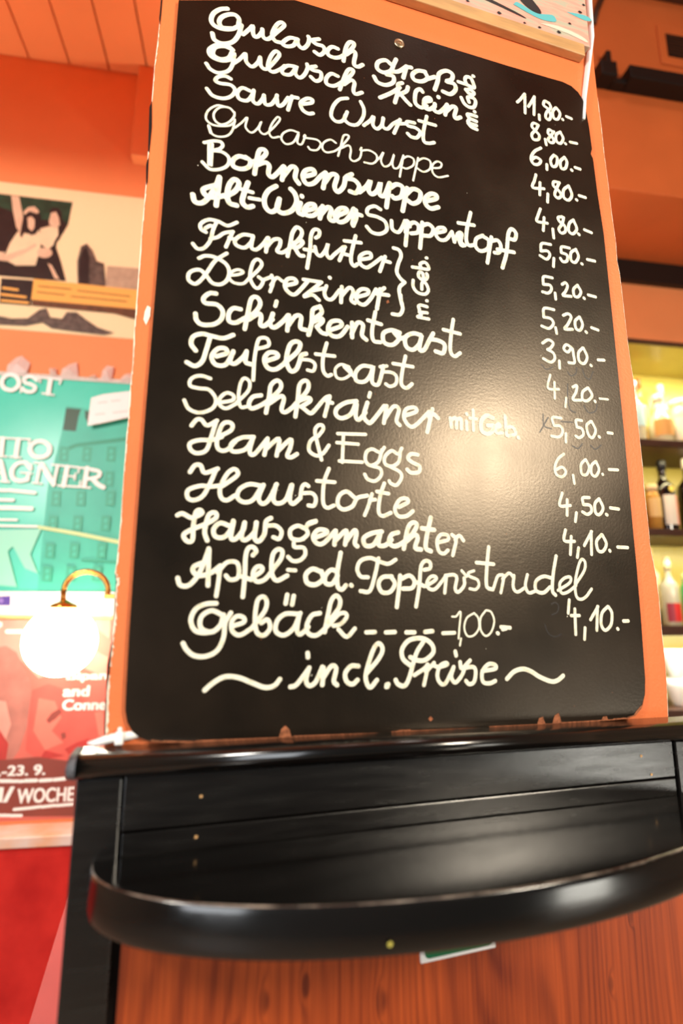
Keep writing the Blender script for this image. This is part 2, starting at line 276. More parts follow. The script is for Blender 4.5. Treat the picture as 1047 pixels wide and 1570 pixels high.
INK = [
('dish', 'Gulasch groß', '69:686,10109 583,10059 491,9945 468,9819 517,9741 634,9725 771,9774 884,9891;70:854,9880 857,9982 795,10037 702,10008 608,9921 581,9817 633,9748 771,9780;69:896,9887 861,9698 781,9544 645,9468 529,9494 495,9597;64:926,9729 1011,9854 1061,9932 1065,9829 1091,9750 1150,9779 1202,9887;65:1201,9922 1215,9793 1295,9777 1424,9957 1524,10105 1480,10150 1408,10072 1348,9885 1392,9781 1478,9776;66:1734,9925 1622,9916 1538,9832 1507,9762 1577,9741 1675,9796 1722,9912 1744,9829 1812,9784 1886,9878 1909,9993 1896,10034;67:2061,10046 1960,9986 2024,9936 2127,9932 2148,9847 2078,9754 1996,9786;68:2359,9966 2268,9971 2199,9880 2218,9795 2334,9789 2451,9874 2582,10042 2622,10156 2547,10155 2484,10009 2451,9767;69:2495,9905 2595,10010 2643,9970 2622,9824 2627,9749 2688,9739 2759,9800;73:3320,10090 3254,9958 3145,10016 3016,9935 2999,9811 3101,9768 3225,9839 3273,9965;72:3155,9745 3265,9749 3263,9634 3139,9542 3004,9552 2946,9640;74:3252,9833 3363,9875 3496,10014;74:3490,9989 3436,9774;75:3505,10004 3575,10017;75:3816,10017 3687,9991 3594,9888 3626,9797 3753,9807 3855,9903 3815,10001;76:3855,9887 3986,9970;77:3978,9720 4033,9896 4067,10061 4195,10158 4303,10128 4287,10016 4188,9946 4325,9942 4350,9837 4252,9717 4122,9728'),
('dish', 'Gulasch klein', '59:798,9406 703,9460 567,9421 464,9300 492,9196 625,9164 760,9221 820,9322;59:763,9412 659,9424 543,9356 526,9236 624,9192 736,9250 781,9372;58:815,9349 803,9173 745,9026 612,8946 498,8973 438,9051;59:819,9184 892,9274 962,9393;60:974,9397 991,9264 1075,9206 1154,9304 1186,9411;61:1187,9402 1203,9263 1276,9229 1372,9363 1464,9546 1409,9595 1336,9467 1303,9281 1372,9211 1490,9300 1549,9377;62:1695,9417 1585,9390 1510,9291 1540,9229 1637,9251 1696,9353 1727,9436 1710,9298 1773,9237 1845,9313 1893,9447 1884,9518;63:2017,9524 1930,9474 1981,9440 2094,9439 2096,9320 2021,9258 1945,9310;64:2362,9457 2259,9469 2184,9364 2192,9262 2299,9258 2414,9354 2556,9520 2609,9637 2548,9648 2486,9536 2394,9222;65:2461,9339 2569,9452 2627,9416 2609,9275 2648,9218 2747,9279;70:3042,9275 3233,9426 3372,9568;70:3415,9668 3345,9615 3343,9491 3285,9259;71:3356,9427 3482,9534 3511,9621;70:3397,9431 3478,9348 3546,9292;71:3762,9607 3721,9647 3644,9569 3630,9364 3726,9301 3826,9362;72:3800,9431 3900,9484 3873,9532 3793,9469 3783,9333 3867,9306 3969,9399;72:3970,9443 3952,9322 4037,9301 4141,9420 4187,9496;73:4192,9479 4145,9287;73:4152,9336 4273,9481 4345,9472 4310,9320 4337,9272 4417,9320;76:4038,9595 4037,9589'),
('note', 'm. Geb.', '68:4686,10212 4693,10211;68:4408,10009 4556,10000 4690,9977 4679,10071 4638,10156 4563,10156 4530,10089 4556,10008;67:4537,9897 4579,9845 4653,9828 4685,9879 4612,9920 4536,9888;67:4447,9709 4495,9612 4581,9566 4671,9594 4707,9708 4665,9768 4567,9754 4586,9663;67:4679,9505 4682,9503;66:4708,9422 4619,9427 4545,9413 4579,9352 4703,9325;66:4578,9336 4553,9258 4699,9245;66:4552,9242 4608,9188 4703,9168'),
('dish', 'Saure Wurst', '57:785,8898 709,8921 615,8880 574,8802 643,8777 783,8794 850,8731 813,8619 699,8537 553,8539 466,8630;58:1055,8779 950,8796 885,8692 919,8597 1027,8602 1093,8715 1113,8805;59:1113,8791 1107,8627 1178,8592 1241,8690 1262,8767;59:1262,8753 1283,8624 1365,8638 1428,8748 1450,8825;60:1443,8795 1471,8653 1542,8692 1611,8832;60:1670,8874 1616,8620;61:1623,8822 1695,8864 1755,8871;61:1818,8781 1960,8848 1969,8908 1890,8901 1798,8798 1832,8685 1919,8646 1987,8672;58:2516,9101 2388,9038 2293,8883 2264,8714 2340,8633 2446,8681 2512,8852;59:2512,8852 2471,8717 2548,8647 2671,8674 2762,8832 2776,8984 2724,9102;60:2775,8689 2880,8808 2933,8898 2919,8746 2984,8685 3059,8771 3092,8906;60:3087,8913 3077,8762 3156,8734 3252,8857 3367,8956;61:3367,8966 3263,8688;61:3333,8881 3456,8916;62:3607,8975 3484,8961 3496,8892 3619,8888 3700,8830 3643,8715 3547,8702 3488,8746;62:3820,9160 3756,8852 3760,8678 3848,8667 3933,8705;63:3686,9038 3966,9034'),
('dish', 'Gulaschsuppe', '32:716,8406 616,8395 506,8280 477,8145 543,8071 653,8065 796,8112 872,8199;33:859,8340 784,8405 661,8376 582,8257 601,8141 692,8100 794,8171 857,8284 858,8353;32:870,8234 844,8050 771,7935 640,7890 549,7934 518,8037;47:523,8025 554,7927;31:876,8100 962,8206 1040,8319 1021,8155 1104,8083 1188,8176 1239,8306 1211,8169 1287,8108 1396,8230 1501,8410 1465,8450 1386,8302 1356,8155 1404,8086 1497,8126;32:1779,8275 1659,8283 1554,8197 1533,8095 1606,8032 1711,8098 1780,8261 1764,8104 1831,8095 1881,8262 1865,8216 2047,8230 2109,8172 2062,8061 1965,8034 1923,8073;33:2339,8255 2257,8289 2158,8213 2135,8109 2197,8055 2320,8109 2419,8215 2532,8394 2520,8442 2456,8410 2419,8243 2375,8039;33:2420,8186 2533,8266 2571,8199 2558,8054 2621,8015 2710,8095 2739,8245;34:2735,8279 2722,8227 2851,8267 2967,8221 2974,8123 2901,8046 2780,8037;34:2966,8112 3032,8196 3085,8296 3044,8141 3095,8049 3193,8115 3257,8305 3228,8147 3253,8061 3333,8102 3409,8326;35:3409,8326 3343,7932;35:3397,8264 3484,8331 3578,8304 3568,8193 3466,8108 3405,8106;35:3653,8347 3562,7921;35:3640,8285 3743,8365 3853,8341 3849,8207 3737,8120 3621,8163;36:3863,8220 4016,8266 4047,8348 3972,8367 3892,8277 3894,8145 3983,8086 4152,8153'),
('dish', 'Bohnensuppe', '50:476,7744 600,7805 692,7815 723,7763 682,7698 596,7649 717,7660 808,7601 812,7489 729,7394 579,7345 466,7432;42:537,7751 553,7416;42:585,7751 586,7411;70:1052,7647 950,7652 871,7565 884,7471 992,7457 1090,7517 1109,7615 1040,7663;69:1110,7594 1243,7682 1320,7792 1295,7852 1227,7820 1193,7637 1173,7425;70:1195,7571 1313,7647 1372,7604 1364,7482 1412,7433 1479,7503 1575,7652;70:1585,7646 1558,7425;71:1572,7482 1685,7672 1756,7656 1743,7512 1801,7424;72:1865,7556 2019,7642 1994,7712 1892,7663 1853,7553 1910,7451 2014,7486 2116,7628 2188,7707;73:2196,7695 2155,7439;74:2178,7540 2274,7696 2360,7690 2324,7508 2374,7430 2460,7542 2496,7703 2584,7781;74:2482,7685 2620,7692 2700,7601 2650,7481 2557,7483;76:2700,7505 2809,7628 2873,7742 2842,7581 2897,7519 2980,7601 3032,7749 3013,7553 3090,7544 3178,7777;76:3178,7777 3121,7351;77:3182,7693 3288,7784 3388,7752 3359,7595 3258,7534 3219,7561;77:3459,7761 3378,7347;78:3449,7659 3553,7770 3673,7736 3650,7588 3547,7513 3463,7549;79:3758,7605 3929,7689 3936,7754 3849,7756 3760,7663 3757,7557 3841,7497 3965,7549'),
('dish', 'Alt-Wiener Suppentopf', '73:371,6899 404,6799 499,6804 589,6926 666,7111 702,7253;74:705,7249 696,7067 680,6805;73:687,7129 530,7039 500,6981 557,6919 664,6927 791,6988;75:792,6968 918,7083 968,7212 910,7270 844,7181 816,7020 850,6888 949,6868;75:1089,7263 1046,7101 1023,6941 1092,6876 1164,6908;59:971,7140 1156,7123;59:1119,7029 1254,7035;73:1478,7307 1373,7207 1320,7064 1347,6928 1428,6882 1505,6965 1529,7114;74:1525,7100 1501,6951 1587,6898 1712,6974 1774,7120 1748,7246 1686,7311;70:1831,7120 1801,6968 1865,6936;70:1847,7236 1850,7228;70:1887,7002 2027,7079 2027,7140 1944,7121 1880,7013 1923,6944 2029,6968 2134,7112;71:2153,7143 2113,6935;71:2131,7005 2225,7142 2279,7111 2251,6971 2316,6941 2376,7035;72:2376,7043 2498,7130 2498,7184 2405,7162 2333,7038 2389,6944 2486,6979 2572,7106 2609,7196;68:2615,7211 2657,7099 2607,6927;69:2644,7137 2732,7124;77:2645,7191 2600,6952;60:3028,7294 2934,7327 2832,7262 2832,7167 2971,7157 3097,7104 3121,6973 3019,6883 2893,6882 2813,6959;61:3200,7141 3211,7006 3301,6971 3367,7068 3408,7174;62:3448,7197 3418,6997;62:3414,7189 3491,7109;66:3461,7186 3414,6777;67:3459,7116 3553,7193 3631,7155 3615,7040 3509,6997;67:3694,7224 3648,6780;68:3685,7166 3793,7218 3871,7152 3827,7031 3707,7004;61:3896,7087 4061,7157 4049,7211 3953,7184 3909,7076 3974,6992 4083,7021 4184,7173;62:4184,7173 4219,7003;62:4219,7017 4294,7174 4350,7172 4330,7040 4383,6981;65:4519,7584 4451,7323 4421,7088 4464,6998 4563,7028;66:4299,7352 4566,7371;64:4277,7156 4325,6978 4394,6984;66:4714,7223 4597,7140 4577,7008 4657,6940 4788,7009 4810,7157 4713,7208;66:4863,7226 4769,6759;67:4847,7151 4970,7191 5022,7101 4987,6985 4905,6962;70:5029,6725 5118,7006 5167,7335 5233,7452 5309,7395 5281,7272 5192,7268;69:4961,7031 5251,7039'),
('dish', 'Frankfurter', '52:568,6375 503,6409 499,6490 596,6571 724,6570 843,6534 964,6611;51:702,6570 656,6419 632,6266 555,6136 473,6111 412,6171;52:560,6434 621,6485 664,6470;52:631,6290 724,6335 806,6414 918,6459;52:912,6450 836,6211;52:873,6359 936,6348;55:1185,6452 1053,6443 953,6342 974,6265 1083,6251 1166,6355 1189,6448 1169,6281 1236,6253 1321,6350 1384,6464;56:1395,6467 1368,6248;56:1367,6310 1463,6451 1553,6475 1555,6387 1519,6291 1592,6281 1669,6343;59:1669,6343 1825,6546 1858,6669 1787,6719 1725,6615 1701,6456 1665,6241;59:1713,6433 1837,6523 1873,6492 1816,6416 1748,6389;59:1760,6392 1830,6292 1888,6291;56:2058,6609 2104,6658 2103,6736 2032,6734 1987,6620 1979,6412 1942,6112;56:1898,6395 2049,6401;56:2048,6465 2073,6367 2132,6341 2201,6445 2236,6556 2213,6409 2262,6329 2332,6407 2463,6552;57:2486,6557 2403,6324;57:2445,6444 2540,6434;58:2644,6767 2583,6485 2576,6340 2620,6279 2673,6321;58:2478,6652 2723,6672;58:2729,6405 2865,6459 2866,6530 2791,6523 2705,6445 2717,6329 2803,6289 2889,6350 3040,6499;59:3091,6523 3008,6269;59:3077,6454 3165,6445;60:3225,6692 3309,6675 3340,6587 3292,6443 3269,6306 3326,6211 3389,6165;59:3389,6165 3306,6063 3313,5921 3344,5797;58:3332,5821 3350,5734 3303,5636 3191,5625;59:3327,5846 3321,5949'),
('dish', 'Debreziner', '52:501,5973 581,6026 707,6027 847,5959 895,5847 869,5722 788,5647 683,5652 595,5754 510,5808 400,5751 386,5643 470,5595 548,5673 614,5793 709,5979 851,6117;42:897,5799 1013,5834 1079,5883 1010,5906 926,5853 898,5764 965,5704 1082,5714 1164,5814;50:1154,5800 1268,5944 1319,6052 1263,6110 1199,6041 1168,5827 1233,5694 1298,5694 1343,5799 1282,5849;51:1338,5811 1446,5880;49:1456,5907 1481,5813 1442,5660;49:1450,5758 1524,5883 1603,5848;58:1671,5799 1794,5859 1758,5915 1669,5885 1638,5781 1696,5694 1786,5685 1908,5843 1963,5929;55:1895,5928 2148,5933;54:2148,5933 1910,5683;54:1911,5671 2024,5716 2117,5653;55:2012,5776 2173,5842;55:2219,5888 2192,5783 2221,5701 2302,5703 2407,5860;56:2264,6028 2269,6022;58:2440,5916 2430,5675;58:2429,5763 2548,5923 2608,5871 2577,5739 2631,5698;59:2644,5789 2813,5871 2825,5937 2728,5932 2656,5842 2667,5730 2764,5697 2861,5803 2948,5972;62:3010,5984 2958,5667;62:2960,5897 3072,6013;62:3009,5906 3133,5910'),
('note', 'm. Geb.', '54:3742,6632 3751,6634;54:3515,6437 3625,6443 3770,6450 3758,6523 3707,6553 3640,6513 3652,6454;54:3687,6307 3676,6365 3624,6375 3609,6305 3660,6261 3725,6274 3753,6333 3741,6371;53:3523,6222 3521,6116 3589,6036 3706,6031 3760,6107 3723,6207 3665,6209 3656,6101;53:3729,5927 3736,5928;52:3732,5832 3636,5841 3597,5815 3608,5765;52:3609,5778 3620,5734 3730,5733;52:3580,5649 3639,5692 3607,5725;52:3580,5643 3753,5639'),
('dish', 'Schinkentoast', '61:742,5505 660,5495 588,5412 616,5347 760,5349 836,5269 821,5150 732,5066 591,5039 518,5088 499,5177;62:1064,5336 970,5333 915,5247 925,5144 1009,5134 1112,5210 1246,5315 1317,5457 1271,5545 1197,5508 1161,5300 1128,5065;63:1176,5208 1300,5312 1334,5270 1327,5163 1381,5148 1486,5260;64:1488,5343 1455,5195 1511,5145 1618,5246 1693,5354;56:1533,5531 1518,5461;62:1704,5356 1687,5130;63:1703,5212 1793,5358 1871,5359 1863,5201 1942,5178;64:2095,5544 2028,5483 2019,5299 1977,5112;64:2130,5562 2154,5468 2041,5351;62:2041,5315 2155,5382 2167,5335 2088,5250;62:2088,5250 2157,5176 2226,5162;63:2248,5215 2433,5317 2409,5387 2293,5356 2248,5239 2306,5151 2422,5169 2527,5320;63:2591,5392 2591,5170;64:2584,5218 2667,5400 2750,5381 2733,5229 2797,5165;60:2933,5612 2882,5315 2905,5169 3002,5159;61:2823,5467 3017,5436;65:3298,5355 3175,5374 3052,5304 3062,5168 3184,5149 3284,5252 3286,5353;66:3212,5342 3297,5267 3372,5291;67:3625,5368 3499,5374 3384,5293 3394,5156 3493,5120 3596,5224 3638,5370 3594,5148 3670,5146 3750,5298 3818,5424;68:3777,5328 3905,5322 3994,5271 3964,5138 3848,5147;60:4149,5699 4105,5456 4083,5194 4145,5113 4239,5178;60:3984,5510 4252,5484'),
('dish', 'Teufelstoast', '60:530,4673 470,4754 490,4858 598,4913 720,4900 864,4893 985,4958;59:700,4902 659,4704 617,4541 531,4463 431,4500;60:790,4631 914,4694 891,4754 799,4736 729,4624 767,4529 851,4511 924,4555 995,4719;60:995,4730 960,4589 1023,4564 1122,4669 1165,4755;61:1162,4732 1156,4606 1230,4582;50:1296,4809 1443,4877 1430,4968 1354,4975 1303,4914 1269,4667 1263,4371;62:1418,4654 1566,4733 1543,4787 1447,4773 1396,4674 1442,4566 1549,4557 1676,4667;63:1665,4666 1826,4840 1868,4964 1801,4990 1725,4919 1686,4703 1744,4561 1820,4594 1862,4705 1888,4802 1948,4834;48:1883,4743 2005,4748 2073,4699 2052,4602 1974,4603;53:2232,5031 2184,4821 2186,4632 2243,4558 2300,4581;53:2082,4849 2343,4856;41:2550,4729 2434,4749 2354,4667 2378,4552 2481,4549 2585,4650 2526,4738;49:2480,4720 2573,4637 2619,4595;58:2879,4774 2737,4767 2643,4658 2654,4540 2771,4544 2854,4650 2898,4789 2877,4557 2960,4520 3009,4647 3046,4810;51:2998,4791 3095,4816;51:3045,4724 3166,4728 3238,4677 3224,4566 3139,4519 3079,4547;56:3379,5004 3325,4762 3309,4577 3382,4525 3469,4597;56:3192,4867 3487,4858'),
('dish', 'Selchkrainer', '47:728,4320 607,4342 501,4291 487,4195 597,4172 716,4169 801,4071 796,3962 710,3883 594,3853 484,3894 430,3994;47:853,4012 1013,4063 1020,4130 938,4153 860,4078 854,3990 937,3945 1065,4026;45:1065,4037 1202,4208 1218,4333 1154,4380 1105,4307 1086,4127 1118,3988 1189,3996;57:1370,4173 1267,4138 1219,4044 1252,3981 1354,4026 1466,4117 1610,4281 1619,4373 1564,4400 1492,4323 1475,4174 1440,3943;57:1478,4074 1624,4192 1667,4152 1639,4014 1693,3980 1819,4091;58:1798,4077 1968,4302 1988,4420 1933,4448 1868,4370 1850,4174 1823,3934;58:1861,4153 1992,4214 2014,4171 1896,4077;58:1906,4079 2017,4001 2082,4053;55:2082,4053 2213,4229 2280,4271;55:2280,4260 2215,3984;56:2247,4189 2316,4179;60:2654,4246 2505,4206 2381,4110 2370,4017 2449,3980 2574,4051 2654,4223 2642,4036 2688,3983 2781,4098;61:2809,4241 2757,4048 2815,3962 2873,3980 3052,4222;54:2848,4388 2833,4327;58:3087,4226 3042,3974;58:3049,4022 3183,4225 3266,4199 3227,4029 3274,3968;59:3349,4113 3521,4192 3498,4250 3375,4212 3337,4088 3407,3977 3504,3988 3719,4214;64:3770,4257 3681,3911;64:3717,4130 3780,4185 3854,4133'),
('note', 'mit Geb.', '57:4041,4153 4056,4021;57:4053,4130 4131,4163 4132,4017;57:4137,4139 4207,4159 4209,4013;53:4296,4132 4296,4009;53:4301,4248 4306,4238;53:4408,4317 4399,4008;53:4350,4187 4454,4186;67:4720,4227 4615,4253 4531,4157 4537,4009 4654,3984 4740,4104 4634,4106;54:4752,4081 4833,4114 4809,4149 4752,4093 4774,4009 4868,4018;55:4924,4287 4933,3987;55:4926,4099 5036,4123 5084,4027 4959,3978;55:5121,3976 5129,3967'),
('dish', 'Ham & Eggs', '53:535,3677 589,3757 648,3763 720,3697 835,3773;53:825,3761 776,3554 726,3381 622,3330 543,3365 529,3446 632,3498 788,3517 904,3567;54:884,3575 1010,3663 1026,3739 965,3765 897,3715 847,3519 872,3405 971,3404 1085,3542;54:1286,3604 1144,3579 1027,3493 1031,3399 1131,3401 1220,3458 1296,3605;55:1286,3593 1252,3408 1314,3382 1472,3601;55:1472,3579 1437,3382;55:1455,3459 1617,3615 1592,3385;56:1601,3440 1765,3618 1768,3520 1728,3397 1781,3380 1854,3430;50:2131,3698 2195,3795 2184,3850 2129,3844 2086,3772 2110,3641 2178,3381;50:2109,3696 2023,3610 2014,3488 2112,3431 2199,3472 2275,3585;48:2394,3758 2779,3786;47:2384,3634 2676,3639;47:2472,3755 2466,3585 2458,3372;47:2418,3385 2732,3396;50:3045,3628 2986,3554 2870,3589 2790,3536 2778,3422 2846,3360 2961,3426 3009,3590;49:2869,3355 2983,3327 2994,3237 2913,3153 2811,3168 2766,3231;51:3297,3639 3243,3554 3150,3591 3055,3503 3054,3400 3158,3375 3253,3451 3272,3579;50:3135,3362 3263,3304 3285,3226 3213,3119 3132,3136 3109,3168;57:3530,3568 3434,3571 3385,3509 3444,3456 3550,3407 3536,3326 3428,3306 3370,3347'),
('dish', 'Haustorte', '54:549,3088 602,3174 669,3180 721,3092 874,3155;53:855,3144 778,2932 708,2796 606,2743 538,2774 543,2865 682,2925 797,2923 952,2955;54:942,2944 1104,3080 1111,3143 1061,3164 985,3092 914,2922 929,2800 999,2768 1094,2832;55:1409,2978 1267,2989 1150,2918 1125,2813 1206,2757 1315,2795 1410,2957;56:1439,2991 1384,2820 1437,2751 1516,2818 1603,3013;56:1593,3002 1567,2822 1620,2767 1721,2821 1790,3016;57:1800,3017 1773,2835 1816,2775 1908,2855;52:1908,2855 1927,2994 1968,3040 2011,3017;52:1939,2920 2055,2928 2109,2868 2089,2771 2015,2766;51:2278,3270 2214,3079 2206,2821 2261,2750 2347,2787;51:2121,3094 2356,3094;55:2619,2913 2519,2982 2421,2921 2400,2801 2476,2742 2597,2792 2664,2905 2798,2946;50:2866,2973 2809,2794 2763,2683;50:2832,2887 2911,2901;53:3039,3130 2980,2959 2955,2748 3011,2686 3126,2737;53:2935,3011 3095,2993;55:3243,2821 3372,2896 3350,2943 3256,2922 3184,2795 3229,2699 3345,2705 3440,2777'),
('dish', 'Hausgemachter', '55:436,2550 494,2573 590,2529 664,2553 718,2596 688,2628 643,2592 624,2423 623,2266 568,2244 518,2310 580,2372 763,2460;56:745,2449 874,2535 881,2596 833,2603 787,2550 758,2371 792,2264;56:1042,2454 934,2483 861,2405 885,2317 981,2312 1054,2395 1088,2517;57:1092,2507 1067,2316 1126,2299 1210,2413 1226,2504;57:1222,2494 1194,2322 1254,2295 1349,2399 1365,2512;58:1369,2512 1351,2329 1402,2281 1469,2375 1484,2528 1543,2577;53:1496,2478 1607,2484 1680,2416 1652,2323 1581,2340;54:2113,2573 2019,2536 1978,2472 1884,2498 1792,2442 1805,2340 1919,2324 2011,2401 1978,2482;50:1837,2280 1848,2229 1962,2224 1984,2143 1923,2070 1832,2056 1769,2105;58:2112,2566 2018,2526;58:2094,2353 2252,2423 2241,2460 2145,2459 2083,2373 2126,2292 2221,2296 2369,2460;59:2376,2460 2360,2282;59:2364,2324 2488,2455 2521,2446 2500,2288;60:2506,2319 2619,2472 2652,2442 2630,2314 2663,2273;61:2998,2480 2863,2452 2751,2383 2773,2289 2884,2304 2975,2458;61:2975,2447 2951,2307 3041,2300 3132,2379;62:3225,2480 3133,2444 3098,2345 3177,2295 3315,2365 3434,2480 3495,2593 3437,2623 3365,2542 3302,2268;63:3338,2366 3456,2459 3502,2417 3464,2285 3545,2267;64:3699,2704 3632,2445 3616,2291 3686,2250;64:3564,2552 3742,2539;52:3808,2376 3942,2415 3932,2477 3836,2477 3780,2386 3804,2255 3875,2225 3936,2271;53:4005,2485 4063,2420 4006,2208;53:4051,2420 4114,2479 4173,2414'),
('dish', 'Apfel- od. Topfenstrudel', '55:483,1812 515,1732 607,1730 702,1836 768,2001 816,2168;56:820,2158 822,1964 828,1735;56:759,2001 659,1950 653,1892 720,1846 849,1879 958,1969;51:958,1969 947,1795 928,1613;52:933,1891 1033,2010 1148,2014 1181,1917 1165,1829 1080,1808 1030,1855;55:1339,2109 1377,2160 1335,2209 1277,2186 1252,2076 1251,1841 1237,1609;54:1212,1850 1330,1814;55:1339,1834 1454,1925 1442,1974 1383,1962 1347,1883 1389,1796 1487,1818 1582,1929;56:1573,1929 1679,2072 1696,2173 1635,2191 1577,2108 1573,1909 1636,1812 1765,1874;49:1773,1945 1865,1941;61:2183,1937 2079,1964 1997,1891 2019,1791 2123,1774 2216,1846 2194,1937;58:2394,1943 2320,1961 2247,1888 2248,1797 2332,1788 2405,1892;58:2442,2181 2400,1933 2406,1760 2459,1720 2512,1772;55:2580,1778 2589,1770;52:2804,1882 2706,1890 2662,1981 2706,2087 2838,2129 2971,2085 3083,2062 3185,2120;52:2949,2127 2892,1884 2825,1707 2705,1705;56:3126,1901 3003,1887 2946,1802 2989,1700 3100,1702 3169,1808 3114,1900;57:3243,1914 3224,1746 3191,1513;57:3260,1873 3375,1918 3442,1846 3406,1760 3281,1747;52:3585,1999 3667,2023 3669,2098 3600,2117 3539,2040 3510,1794 3457,1521;52:3465,1836 3579,1785;47:3602,1786 3745,1874 3734,1917 3664,1904 3615,1818 3648,1755 3741,1757 3888,1921;47:3900,1921 3869,1706;48:3886,1932 4006,1946 4053,1904 4023,1763 4069,1720 4157,1809 4161,1906;40:4129,2004 4199,1929;40:4312,2009 4225,1974 4247,1930 4356,1889 4376,1813 4325,1758 4240,1767;53:4553,2341 4515,2104 4490,1860 4510,1783 4584,1763;53:4355,2121 4615,2107;45:4598,1785 4669,1942 4746,1966;45:4771,1956 4706,1722;46:4743,1910 4849,1991 4921,1926;46:4924,1960 4901,1803 4960,1737 5080,1795;46:5136,1977 5095,1829 5140,1730 5245,1754;51:5523,1941 5392,1961 5268,1890 5259,1765 5374,1734 5487,1815;52:5624,2256 5555,2000 5523,1771 5570,1704;44:5616,1773 5814,1880 5835,1961 5739,1947 5651,1865 5667,1739 5776,1753 5920,1848;44:5922,1871 6078,2061 6104,2179 6052,2225 5988,2128 5911,1894 5908,1709 5970,1653 6070,1689 6178,1802'),
('dish', 'Gebäck', '55:932,1529 811,1518 704,1460 656,1340 698,1229 791,1193 919,1211 990,1276;55:1003,1398 889,1444 790,1396 758,1313 789,1230 901,1202 990,1276 1022,1398;54:1106,1421 1045,1304 1034,1137 967,990 841,928 714,938 630,1002 585,1075;53:1131,1267 1262,1315 1250,1371 1174,1380 1120,1314 1133,1211 1220,1165 1351,1240;54:1351,1240 1499,1440 1524,1556 1483,1614 1416,1574 1392,1420 1398,1268 1429,1183 1507,1164 1573,1249 1541,1345 1464,1306;55:1906,1415 1756,1414 1659,1336 1642,1211 1742,1164 1859,1250 1936,1425;55:1926,1405 1899,1231 1941,1173 2040,1260;56:2181,1427 2079,1397 2019,1279 2041,1183 2143,1163 2265,1261 2389,1389;55:1770,1642 1753,1536;55:1851,1630 1833,1525;57:2314,1349 2418,1488 2438,1585 2385,1644 2323,1577 2287,1427 2243,1201;51:2304,1290 2418,1413 2504,1429 2522,1380 2450,1300 2356,1274;53:2419,1231 2524,1143 2629,1242;54:2778,1196 2892,1200;55:3038,1196 3159,1200;56:3314,1196 3427,1196;57:3574,1202 3677,1212;50:3826,1185 3990,1191;27:3963,1397 4022,1401 4089,1461 4063,1254 4046,1118;27:4081,1118 4061,1029;27:4287,1446 4176,1381 4134,1254 4177,1149 4273,1160 4350,1255 4344,1382 4287,1446;28:4459,1479 4381,1382 4373,1234 4442,1149 4530,1202 4582,1341 4544,1459 4472,1486;52:4622,1187 4632,1180;52:4681,1266 4817,1256;52:4704,1234 4754,1245'),
('dish', 'incl. Preise', '55:851,557 947,639 1072,699 1220,687 1373,629 1526,570 1640,586 1706,658;55:1834,568 1912,597 2058,782;56:2052,772 2020,641 2061,575 2140,620 2219,788;56:2233,779 2221,581;57:2226,656 2331,796 2392,766 2363,624 2404,576;56:2035,953 2040,905;57:2673,791 2579,792 2506,707 2527,611 2600,581 2662,627;57:2776,701 2937,874 2992,992 2939,1062 2863,974 2776,721 2776,605 2828,536 2913,621;57:3063,569 3052,540;57:3041,564 3036,537;59:3361,790 3263,871 3254,991 3357,1101 3537,1120 3660,1048 3680,946 3575,857 3463,848 3363,889;58:3547,1080 3442,929 3347,651 3279,545 3192,566 3160,616;52:3414,670 3550,747 3596,796;52:3607,786 3540,548;52:3571,706 3687,815;52:3675,785 3754,763 3870,792 3847,812 3766,773 3728,663 3759,573 3838,561 3961,760;53:3961,760 3922,639 3977,567 4073,656 4125,767;53:4056,820 4076,738 4198,838;53:3992,954 4001,902;53:4124,747 4242,755 4274,693 4245,571 4173,543 4128,584;54:4370,702 4564,729 4555,781 4458,783 4369,691 4375,568 4469,546 4555,574;60:4729,597 4842,687 4981,718 5104,682 5225,612 5398,549 5502,559 5597,617'),
('price', '11,80.-', '56:5501,9941 5569,10022 5658,10156;56:5660,10150 5640,9763;56:5714,9917 5775,10019 5850,10158;56:5847,10157 5813,9781;56:5920,9813 5919,9714;57:6138,10112 6059,10139 6025,10044 6112,9987 6151,9865 6111,9770 6048,9801 6073,9908 6165,10036 6139,10123;57:6265,10060 6201,9963 6213,9833 6296,9841 6347,9973 6282,10065;57:6390,9862 6396,9853;58:6476,9944 6575,9929'),
('price', '8,80.-', '55:5873,9601 5794,9611 5756,9535 5815,9470 5889,9394 5866,9306 5769,9279 5744,9369 5833,9492 5888,9596;55:6003,9345 6014,9240;56:6173,9540 6094,9567 6071,9478 6148,9434 6173,9343 6106,9308 6062,9361 6117,9442 6190,9551;56:6323,9583 6235,9508 6224,9374 6303,9346 6368,9463 6322,9576;56:6403,9374 6412,9367;57:6507,9429 6640,9440'),
('price', '6,00.-', '57:5902,9146 5768,9039 5694,8892 5734,8792 5829,8807 5882,8894 5791,8934 5708,8870;57:5995,8845 5988,8747;58:6151,9072 6078,8962 6100,8840 6183,8878 6211,9030 6151,9072;58:6362,9086 6272,8982 6276,8848 6359,8869 6403,9000 6362,9086;58:6479,8868 6491,8858;59:6560,8935 6658,8928'),
('price', '4,80.-', '55:5765,8589 5725,8460 5684,8326 5903,8355;55:5833,8456 5809,8217;55:5969,8272 5950,8112;56:6203,8549 6107,8541 6091,8458 6189,8388 6230,8304 6161,8240 6102,8288 6143,8408 6213,8551;57:6394,8533 6288,8428 6276,8284 6368,8249 6444,8371 6394,8533;57:6524,8296 6536,8290;58:6591,8391 6714,8383'),
('price', '4,80.-', '54:5801,7950 5736,7789 5721,7701 5914,7708;54:5860,7802 5825,7553;54:6010,7624 6015,7459;55:6210,7897 6129,7863 6154,7793 6244,7736 6250,7631 6168,7583 6127,7649 6198,7757 6241,7889;56:6431,7886 6344,7805 6316,7661 6391,7616 6480,7727 6431,7880;56:6504,7641 6519,7628;56:6633,7746 6769,7720'),
